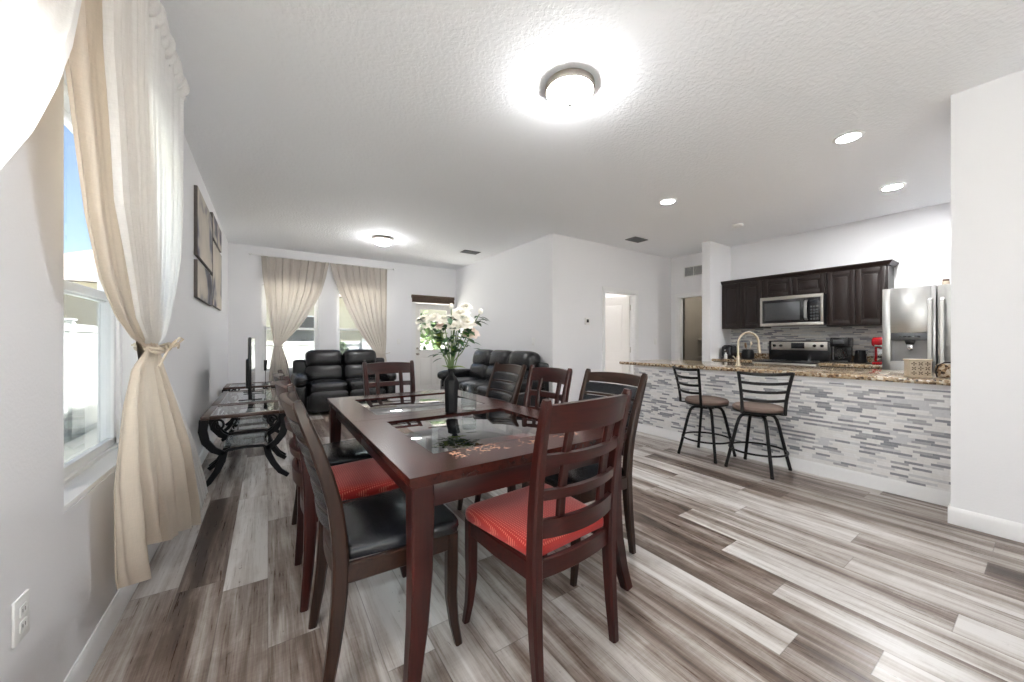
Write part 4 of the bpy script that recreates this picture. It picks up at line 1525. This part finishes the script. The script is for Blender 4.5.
for k in range(3):
    b = new()
    ya = -.255 + k * .175
    box(b, -.0135, -.012, ya, ya + .16, -.08, .08)
    g = obj('grille_opening', b, 'stainless_dark', rg)
    b = new()
    for i in range(9):
        z = -.072 + i * .018
        box(b, -.020, -.0135, ya + .004, ya + .156, z - .003, z + .003)
    obj('louver', b, 'plate_white', g)

# ------------------------------------------------------------------ ceiling lights
def dome(label, loc, mat='dome_glass'):
    t = thing('ceiling_light', label, 'light', loc, 0, 'flush dome ceiling lights')
    b = new(); lathe(b, [(0, 0), (.150, 0), (.156, -.006), (.158, -.030), (.156, -.042), (.148, -.046), (.143, -.040), (0, -.036)], 40); obj('metal_ring', b, 'nickel', t)
    b = new()
    prof = [(.142, -.041)] + [(.142 * math.cos(a), -.045 - .075 * math.sin(a)) for a in [R(x) for x in (10, 20, 32, 44, 56, 68, 80)]] + [(0, -.123)]
    lathe(b, prof, 40); obj('glass_dome', b, mat, t)
    b = new(); lathe(b, [(0, -.119), (.012, -.122), (.014, -.128), (.010, -.134), (.004, -.137), (.004, -.142), (0, -.144)], 16); obj('finial', b, 'nickel', t)
dome('glowing dome ceiling light with brushed ring over the dining table', (1.60, 1.73, H))
dome('dome ceiling light over the seating area by the far windows', (1.51, 5.94, H))
def downlight(label, loc, mat='spot_glass'):
    t = thing('recessed_light', label, 'light', loc, 0, 'recessed ceiling downlights')
    b = new(); lathe(b, [(.072, -.002), (.098, -.001), (.100, -.005), (.094, -.010), (.074, -.012), (.072, -.002)], 32); obj('trim_ring', b, 'trim_white', t)
    b = new(); lathe(b, [(0, -.006), (.074, -.006), (.074, -.009), (0, -.009)], 32); obj('lens', b, mat, t)
downlight('recessed ceiling light nearest the camera, in front of the bar', (3.85, .93, H))
downlight('recessed ceiling light over the kitchen before the wall cabinets', (5.48, .97, H), 'kitchen_glass')
downlight('recessed ceiling light over the bar end, smallest of the three glowing', (3.87, 2.525, H))
sm = thing('smoke_detector', 'round white unlit smoke detector on the kitchen ceiling', 'smoke detector', (5.48, 2.5, H))
b = new(); lathe(b, [(0, 0), (.068, 0), (.070, -.012), (.060, -.026), (.035, -.032), (0, -.033)], 32); obj('detector_body', b, 'plate_white', sm)
b = new(); lathe(b, [(0, -.031), (.016, -.033), (.016, -.037), (0, -.038)], 16); obj('test_button', b, 'plate_white', sm)
# unseen lamp added to brighten the bedroom behind the open door
bt = thing('ceiling_light', 'unseen fill light added to brighten the bedroom behind the open door', 'light', (5.3, 5.5, H), 0)
b = new(); lathe(b, [(0, 0), (.15, 0), (.15, -.03), (0, -.03)], 24); obj('metal_ring', b, 'nickel', bt)
b = new(); lathe(b, [(.14, -.03), (.12, -.07), (.07, -.10), (0, -.11)], 24); obj('glass_dome', b, 'bedroom_fill', bt)

emitter('closet_fill', (1, .95, .88), 34)  # glow of an unseen lamp added to lift the dark closet
cl = thing('ceiling_light', 'unseen fill light added to brighten the closet beyond the hall doorway', 'light', (7.3, 3.5, H), 0)
b = new(); lathe(b, [(0, 0), (.10, 0), (.10, -.03), (0, -.03)], 24); obj('metal_ring', b, 'nickel', cl)
b = new(); lathe(b, [(.09, -.03), (.08, -.06), (.04, -.08), (0, -.085)], 24); obj('glass_dome', b, 'closet_fill', cl)

# ------------------------------------------------------------------ bar / peninsula
b = new(); box(b, 4.13, 4.27, .397, 3.19, 0, .886)
pk = struct('wall_bar', b, 'wall_paint')
b = new(); box(b, 4.118, 4.130, .398, 3.19, .113, .845)
obj('mosaic_tiles', b, 'bar_mosaic', pk)
baseboard('baseboard_bar', (4.13, .412), (4.13, 3.19), (-1, 0), 1.13)
ct = thing('bar_countertop', 'speckled brown granite bar countertop above the mosaic tiles', 'countertop', (4.6, 1.9, .888))
b = new(); box(b, -.53, .50, -1.50, 1.50, 0, .038, .008, 3); obj('granite_slab', b, 'granite', ct)
# base cabinets behind the bar, hidden below the counter but real
bc = thing('base_cabinet', 'dark base cabinets under the kitchen side of the bar', 'cabinet', (4.7, 1.8, 0))
b = new(); box(b, -.42, .34, -1.38, 1.35, .10, .886); obj('cabinet_body', b, 'espresso_wood', bc)
b = new(); box(b, -.42, .27, -1.38, 1.35, 0, .10); obj('toe_kick', b, 'dark_gap', bc)

# faucet
fc = thing('kitchen_faucet', 'tall brushed gooseneck faucet rising from the bar countertop', 'faucet', (4.40, 2.0, .927), R(-30))
b = new(); lathe(b, [(0, 0), (.028, 0), (.030, .006), (.024, .014), (.019, .05), (.017, .10), (.0125, .12), (0, .12)], 20); obj('faucet_base', b, 'brass_gold', fc)
b = new()
pts = [(0, 0, .10), (0, 0, .24)] + [(.12 - .12 * math.cos(a), 0, .26 + .12 * math.sin(a)) for a in [R(x) for x in range(0, 181, 15)]] + [(.242, 0, .23)]
tube(b, pts, .0115, 12); obj('spout', b, 'brass_gold', fc)
b = new(); tube(b, [(.242, 0, .235), (.246, 0, .20), (.252, 0, .15)], [.014, .017, .019], 12); obj('spray_head', b, 'brass_gold', fc)
b = new(); tube(b, [(0, .018, .07), (.0, .05, .085), (0, .085, .11)], [.008, .007, .006], 10); obj('lever', b, 'brass_gold', fc)

# tile-patterned box on the bar with a glass bowl beside it
tbx = thing('napkin_box', 'cream carved box with floral cutwork standing on the granite bar', 'box', (4.22, .61, .927), R(-60))
b = new(); box(b, -.062, .062, -.045, .045, 0, .13, .006); box(b, -.067, .067, -.05, .05, .128, .142, .004); box(b, -.066, .066, -.049, .049, 0, .014, .004); obj('box_body', b, 'cream_ceramic', tbx)
b = new()
for ix in (-1, 0, 1):
    for iz in (-1, 0, 1):
        cx, cz = ix * .038, .071 + iz * .036
        for k in range(4):
            a = PI / 2 * k + (PI / 4 if (ix + iz) % 2 else 0)
            m = Matrix.Translation((cx + .0095 * math.cos(a), -.0455, cz + .0095 * math.sin(a))) @ Matrix.Rotation(-a, 4, 'Y')
            puff(b, (0, 0, 0), (.007, .0015, .0035), 2, 2, mat=None) if False else None
            t_ = bmesh.new(); bmesh.ops.create_uvsphere(t_, u_segments=8, v_segments=6, radius=1)
            bmesh.ops.transform(t_, matrix=m @ Matrix.Diagonal((.0075, .0012, .0036, 1)), verts=t_.verts); merge(b, t_)
obj('cutwork_flowers', b, 'blind_wood', tbx)
gb = thing('napkin_holder', 'patterned stone-coloured holder with curved black handle beside the carved box', 'holder', (4.33, .485, .927), R(-60))
b = new(); puff(b, (0, 0, .055), (.045, .045, .055), 3.5, 6); obj('holder_body', b, 'granite', gb)
b = new(); tube(b, [(-.05, -.02, .005), (-.058, -.02, .05), (-.045, -.02, .095), (-.01, -.02, .118), (.03, -.02, .12)], .005, 8); obj('handle', b, 'black_metal', gb)

# ------------------------------------------------------------------ kitchen wall run
KX = 6.66
bc2 = thing('base_cabinet', 'dark base cabinet left of the range below the back counter', 'cabinet', (6.36, 2.835, 0), 0)
def base_cab(t, w):
    b = new(); box(b, -.29, .29, -w / 2, w / 2, .10, .88); obj('cabinet_body', b, 'espresso_wood', t)
    b = new(); box(b, -.23, .29, -w / 2, w / 2, 0, .10); obj('toe_kick', b, 'dark_gap', t)
    b = new(); box(b, -.31, -.291, -w / 2 + .01, w / 2 - .01, .12, .68, .003); dd = obj('cabinet_door', b, 'espresso_wood', t)
    b = new(); box(b, -.31, -.291, -w / 2 + .01, w / 2 - .01, .70, .87, .003); obj('drawer', b, 'espresso_wood', t)
base_cab(bc2, .61)
bc3 = thing('base_cabinet', 'dark base cabinet between the range and refrigerator', 'cabinet', (6.36, 1.45, 0), 0)
base_cab(bc3, .60)
for (y0, y1, lb) in ((2.53, 3.148, 'granite back counter left of the range, under the dark cabinets'), (1.14, 1.755, 'granite back counter between the range and the refrigerator')):
    t = thing('back_countertop', lb, 'countertop', (6.34, (y0 + y1) / 2, .882))
    b = new(); box(b, -.315, .318, -(y1 - y0) / 2, (y1 - y0) / 2, 0, .038, .006); obj('granite_slab', b, 'granite', t)
    b = new(); box(b, .295, .316, -(y1 - y0) / 2, (y1 - y0) / 2, .039, .13, .003); obj('granite_upstand', b, 'granite', t)
b = new(); box(b, KX - .008, KX, 1.14, 3.148, 1.015, 1.415); obj('mosaic_tiles', b, 'splash_mosaic', bpy.data.objects['wall_kitchen'])
wall_plate('wall_outlet', 'white outlet on the mosaic backsplash left of the range', (6.650, 2.62, 1.13), '-x', 'outlet', 'outlet')

# wall cabinets
def raised_door(b, y0, y1, z0, z1, x):
    """door leaf facing -x at x"""
    s = .052
    T = .019
    box(b, x - T, x, y0, y0 + s, z0, z1, .002); box(b, x - T, x, y1 - s, y1, z0, z1, .002)
    box(b, x - T, x, y0 + s, y1 - s, z0, z0 + s, .002); box(b, x - T, x, y0 + s, y1 - s, z1 - s, z1, .002)
    box(b, x - T + .010, x - .002, y0 + s, y1 - s, z0 + s, z1 - s)
    if z1 - z0 > .22:
        box(b, x - T + .002, x - .004, y0 + s + .022, y1 - s - .022, z0 + s + .022, z1 - s - .022, .007, 2)
    else:
        box(b, x - T + .003, x - .004, y0 + s + .010, y1 - s - .010, z0 + s + .008, z1 - s - .008, .004, 2)
def wall_cab(label, y0, y1, z0, z1, side=False):
    xf = 6.36
    t = thing('wall_cabinet', label, 'cabinet', (xf, (y0 + y1) / 2, z0), 0, 'dark upper cabinets')
    hy = (y1 - y0) / 2
    b = new(); box(b, 0, KX - xf - .001, -hy + .001, hy - .001, 0, z1 - z0); obj('cabinet_body', b, 'espresso_wood', t)
    m = .016
    for a, c in ((-hy + m, -.006), (.006, hy - m)):
        b = new(); raised_door(b, a, c, m, z1 - z0 - m, 0); obj('cabinet_door', b, 'espresso_wood', t)
wall_cab('dark espresso two-door upper cabinet left of the microwave', 2.535, 3.148, 1.41, 2.15)
wall_cab('short dark upper cabinet directly above the microwave', 1.765, 2.533, 1.865, 2.15)
wall_cab('dark espresso two-door upper cabinet right of the microwave beside the refrigerator', 1.165, 1.763, 1.41, 2.15)
cr = thing('crown_molding', 'dark crown moulding capping the upper kitchen cabinets', 'moulding', (6.36, 0, 2.15))
b = new()
prof = [(0, 0), (-.012, .0), (-.018, .012), (-.040, .038), (-.045, .045), (-.045, .055), (0.0, .055)]
ra = [b.verts.new((x, 1.165 + x, z)) for x, z in prof]
rb = [b.verts.new((x, 3.147, z)) for x, z in prof]
rc_ = [b.verts.new((.299, 1.165 + x, z)) for x, z in prof]
n_ = len(prof)
for A, B in ((ra, rb), (rc_, ra)):
    for i in range(n_):
        b.faces.new((A[i], A[(i + 1) % n_], B[(i + 1) % n_], B[i]))
b.faces.new(rb[::-1]); b.faces.new(rc_)
obj('crown_profile', b, 'espresso_wood', cr)

# microwave
mw = thing('microwave', 'stainless over-the-range microwave under the short upper cabinet', 'microwave', (6.27, 2.149, 1.43))
b = new(); box(b, 0, .388, -.380, .380, 0, .432, .004); obj('microwave_body', b, 'black_plastic', mw)
b = new()
box(b, -.02, 0, -.381, .381, .385, .433, .004); box(b, -.02, 0, -.381, .381, 0, .045, .004); box(b, -.02, 0, .350, .381, .045, .385, .003); box(b, -.02, 0, -.381, -.352, .045, .385, .003)
obj('front_frame', b, 'stainless_panel', mw)
b = new(); box(b, -.018, 0, -.175, .350, .045, .385, .002); dr = obj('microwave_door', b, 'black_plastic', mw)
b = new(); box(b, -.0195, -.018, -.12, .32, .085, .345, .001); obj('window_mesh', b, 'stainless_dark', dr)
b = new(); beam(b, [(-.02, -.195, .075), (-.05, -.195, .10), (-.056, -.195, .21), (-.05, -.195, .325), (-.02, -.195, .35)], (0, 1, 0), .034, .012); obj('door_handle', b, 'stainless', mw)
b = new(); box(b, -.018, 0, -.352, -.215, .045, .385, .002); cp = obj('control_panel', b, 'black_plastic', mw)
b = new(); box(b, -.0195, -.018, -.335, -.235, .31, .355, .0005); obj('display', b, 'screen', cp)
b = new()
for i in range(5):
    for j in range(3):
        box(b, -.0190, -.018, -.33 + j * .034, -.305 + j * .034, .075 + i * .042, .10 + i * .042, .0004)
obj('keypad', b, 'stainless_dark', cp)

# range
rn = thing('kitchen_range', 'stainless electric range with black cooktop and four-knob backguard', 'stove', (6.32, 2.149, 0))
b = new(); box(b, -.33, .33, -.38, .38, .03, .905, .004); obj('range_body', b, 'stainless_panel', rn)
b = new(); box(b, -.345, .33, -.381, .381, .905, .925, .005); obj('cooktop', b, 'black_plastic', rn)
b = new(); box(b, -.36, -.33, -.375, .375, .24, .88, .006); od = obj('oven_door', b, 'black_plastic', rn)
b = new(); tube(b, [(-.40, -.32, .82), (-.40, .32, .82)], .011, 10); tube(b, [(-.36, -.30, .82), (-.40, -.30, .82)], .008, 8); tube(b, [(-.36, .30, .82), (-.40, .30, .82)], .008, 8); obj('door_handle', b, 'stainless', od)
b = new(); box(b, .235, .325, -.381, .381, .925, 1.215, .008); bg = obj('backguard', b, 'black_plastic', rn)
b = new(); box(b, .228, .236, -.345, .345, 1.075, 1.20, .004); obj('control_panel', b, 'stainless_panel', bg)
b = new(); box(b, .2255, .2285, -.08, .085, 1.10, 1.185, .001); obj('display', b, 'screen', bg)
for y in (.30, .215, -.20, -.285):
    b = new(); lathe(b, [(0, 0), (.021, 0), (.020, .018), (.014, .022), (0, .022)], 16, (.2275, y, 1.14), Matrix.Rotation(-PI / 2, 4, 'Y')); obj('knob', b, 'black_plastic', rn)
for (x, y, r) in ((-.16, .19, .10), (-.16, -.19, .085), (.10, .19, .075), (.10, -.19, .10)):
    b = new(); tube(b, [(x + r * math.cos(2 * PI * k / 28), y + r * math.sin(2 * PI * k / 28), .9255) for k in range(28)], .002, 6, True); obj('burner_ring', b, 'stainless_dark', rn)

# refrigerator
fr = thing('refrigerator', 'stainless french-door refrigerator with water dispenser beyond the bar', 'refrigerator', (6.24, .665, 0))
b = new(); box(b, -.30, .40, -.455, .455, .02, 1.785, .006); obj('fridge_body', b, 'fridge_side', fr)
SPL = .045
b = new()
# far (hinge-left) door with a real recess for the dispenser
x0, x1 = -.39, -.302
ya, yb = SPL + .004, .455
dy0, dy1, dz0, dz1 = .088, .385, .985, 1.30
box(b, x0, x1, ya, dy0, .66, 1.80, .006); box(b, x0, x1, dy1, yb, .66, 1.80, .006)
box(b, x0, x1, dy0 - .007, dy1 + .007, dz1, 1.80, .006); box(b, x0, x1, dy0 - .007, dy1 + .007, .66, dz0, .006)
box(b, x0 + .06, x1, dy0 - .005, dy1 + .005, dz0 - .005, dz1 + .005)
dl = obj('fridge_door', b, 'stainless', fr, 'left door with the dispenser')
b = new(); box(b, x0 - .003, x0 + .006, dy0, dy1, dz1 - .085, dz1, .003); dp = obj('dispenser_panel', b, 'stainless_dark', dl)
b = new()
for i in range(5):
    box(b, x0 - .005, x0 - .003, .16 + i * .035, .183 + i * .035, dz1 - .05, dz1 - .036, .001)
obj('buttons', b, 'black_plastic', dp)
b = new(); box(b, x0 + .055, x0 + .062, dy0, dy1, dz0, dz1 - .085); obj('dispenser_recess', b, 'fridge_side', dl)
b = new(); prism(b, [(.20, dz1 - .085), (.28, dz1 - .085), (.268, dz1 - .13), (.212, dz1 - .13)], x0 + .01, x0 + .05, .003, Matrix(((0, 0, 1, 0), (1, 0, 0, 0), (0, 1, 0, 0), (0, 0, 0, 1))))
obj('dispenser_spout', b, 'black_plastic', dl)
b = new(); box(b, x0 + .012, x0 + .03, .218, .262, dz1 - .19, dz1 - .125, .004); obj('dispenser_paddle', b, 'chrome', dl)
b = new(); box(b, x0, x1, -.455, SPL - .004, .66, 1.80, .010); dr_ = obj('fridge_door', b, 'stainless', fr, 'plain right door')
b = new(); box(b, x0, x1, -.455, .455, .06, .648, .010); fz = obj('freezer_drawer', b, 'stainless', fr)
for y, par in ((SPL + .042, dl), (SPL - .042, dr_)):
    b = new(); beam(b, [(x0, y, .74), (x0 - .045, y, .76), (x0 - .055, y, 1.15), (x0 - .055, y, 1.35), (x0 - .045, y, 1.64), (x0, y, 1.66)], (0, 1, 0), .030, .016); obj('door_handle', b, 'stainless', par)
b = new(); beam(b, [(x0, -.36, .58), (x0 - .05, -.34, .58), (x0 - .05, .34, .58), (x0, .36, .58)], (0, 0, 1), .028, .016); obj('drawer_handle', b, 'stainless', fz)
for y in (.42, -.42):
    b = new(); box(b, -.37, -.28, y - .03, y + .03, 1.786, 1.805, .005); obj('hinge_cover', b, 'black_matte', fr)
jar = thing('spice_jar', 'small brown jar standing on top of the refrigerator', 'jar', (5.98, .66, 1.786))
b = new(); lathe(b, [(0, 0), (.026, 0), (.028, .004), (.028, .05), (.022, .058), (0, .058)], 18); obj('jar_body', b, 'cream_ceramic', jar)
b = new(); lathe(b, [(0, .058), (.024, .058), (.024, .08), (0, .08)], 18); obj('jar_lid', b, 'blind_wood', jar)

# ------------------------------------------------------------------ small appliances on the back counter (top at .92)
CZ = .921
cm = thing('coffee_maker', 'black drip coffee maker with glass carafe right of the range', 'coffee maker', (6.42, 1.62, CZ))
b = new(); box(b, -.12, .12, -.095, .095, 0, .035, .008); box(b, .03, .12, -.09, .09, .03, .30, .01); box(b, -.12, .12, -.095, .095, .215, .335, .014); obj('machine_body', b, 'black_plastic', cm)
b = new(); box(b, -.124, -.119, -.055, .055, .25, .305, .003); obj('control_panel', b, 'stainless_dark', cm)
b = new(); lathe(b, [(0, 0), (.055, 0), (.064, .02), (.066, .06), (.052, .11), (.045, .125), (.047, .14), (.044, .14), (.042, .125), (.049, .11), (.062, .06), (.06, .02), (0, .006)], 20, (-.055, 0, .036)); ca = obj('carafe', b, 'clear_glass', cm)
b = new(); lathe(b, [(0, .14), (.047, .14), (.04, .155), (0, .158)], 20, (-.055, 0, .036)); tube(b, [(-.055, -.05, .165), (-.055, -.10, .16), (-.055, -.105, .10), (-.055, -.066, .075)], .007, 8); obj('carafe_lid', b, 'black_plastic', ca)
ck = thing('water_kettle', 'squat black electric kettle beside the coffee maker', 'kettle', (6.46, 1.44, CZ))
b = new(); lathe(b, [(0, 0), (.062, 0), (.066, .015), (.066, .05), (.055, .12), (.05, .165), (0, .175)], 20); obj('kettle_body', b, 'black_matte', ck)
b = new(); tube(b, [(-.045, 0, .16), (-.085, 0, .17), (-.09, 0, .10), (-.062, 0, .05)], .008, 8); obj('handle', b, 'black_plastic', ck)
rm = thing('pod_coffee_machine', 'red pod coffee machine beside the refrigerator', 'coffee machine', (6.33, 1.225, CZ))
b = new(); puff(b, (0, 0, .275), (.11, .078, .065), 3, 6); box(b, .02, .10, -.062, .062, .02, .26, .015, 3); box(b, -.10, .10, -.06, .06, 0, .03, .01, 2); obj('machine_body', b, 'red_plastic', rm)
b = new(); box(b, -.102, -.03, -.035, .035, .215, .245, .006); box(b, .012, .022, -.035, .035, .04, .20, .003); obj('brew_head', b, 'chrome', rm)
b = new(); box(b, -.095, -.005, -.045, .045, .030, .036, .002); obj('drip_tray', b, 'black_plastic', rm)
b = new(); tube(b, [(-.02, -.06, .30), (-.05, -.06, .335), (-.05, .06, .335), (-.02, .06, .30)], .007, 8); obj('lever', b, 'chrome', rm)
wr = thing('wire_stand', 'thin round wire rack between the kettle and red coffee machine', 'rack', (6.40, 1.335, CZ))
b = new(); tube(b, [(0, .034 * math.cos(2 * PI * k / 24), .085 + .075 * math.sin(2 * PI * k / 24)) for k in range(24)], .004, 6, True); obj('wire_ring', b, 'chrome', wr)
b = new(); box(b, -.04, .04, -.04, .04, 0, .012, .004); obj('stand_base', b, 'black_metal', wr)
af = thing('toaster', 'upright black toaster in the back corner behind the faucet', 'toaster', (6.36, 3.03, CZ))
b = new(); puff(b, (0, 0, .115), (.12, .082, .105), 5, 6); box(b, -.11, .11, -.075, .075, 0, .02, .005); obj('toaster_body', b, 'black_plastic', af)
b = new(); box(b, -.09, .09, -.04, -.018, .215, .2215); box(b, -.09, .09, .018, .04, .215, .2215); obj('bread_slots', b, 'dark_gap', af)
b = new(); box(b, -.135, -.118, -.014, .014, .13, .15, .004); obj('toaster_lever', b, 'chrome', af)
ub = thing('utensil_crock', 'dark crock of wooden utensils on the back counter by the faucet spout', 'crock', (6.34, 2.74, CZ))
b = new(); lathe(b, [(0, 0), (.07, 0), (.085, .01), (.09, .07), (.075, .14), (.06, .155), (.055, .155), (.068, .13), (.08, .07), (.075, .02), (0, .014)], 24); obj('crock_body', b, 'black_matte', ub)
for (dx, dy, h, m) in ((-.02, .01, .24, 'maple_side'), (.015, -.02, .26, 'cream_ceramic'), (.02, .025, .22, 'maple_side')):
    b = new(); tube(b, [(dx * .3, dy * .3, .02), (dx, dy, .15), (dx * 1.6, dy * 1.6, h - .04)], .005, 6); puff(b, (dx * 1.8, dy * 1.8, h - .01), (.008, .018, .035), 2, 3); obj('utensil', b, m, ub)
sb = thing('soap_bottle', 'small white bottle in front of the black toaster', 'bottle', (6.18, 3.0, CZ))
b = new(); lathe(b, [(0, 0), (.02, 0), (.022, .005), (.022, .07), (.010, .085), (.010, .10), (0, .10)], 14); obj('bottle_body', b, 'plate_white', sb)
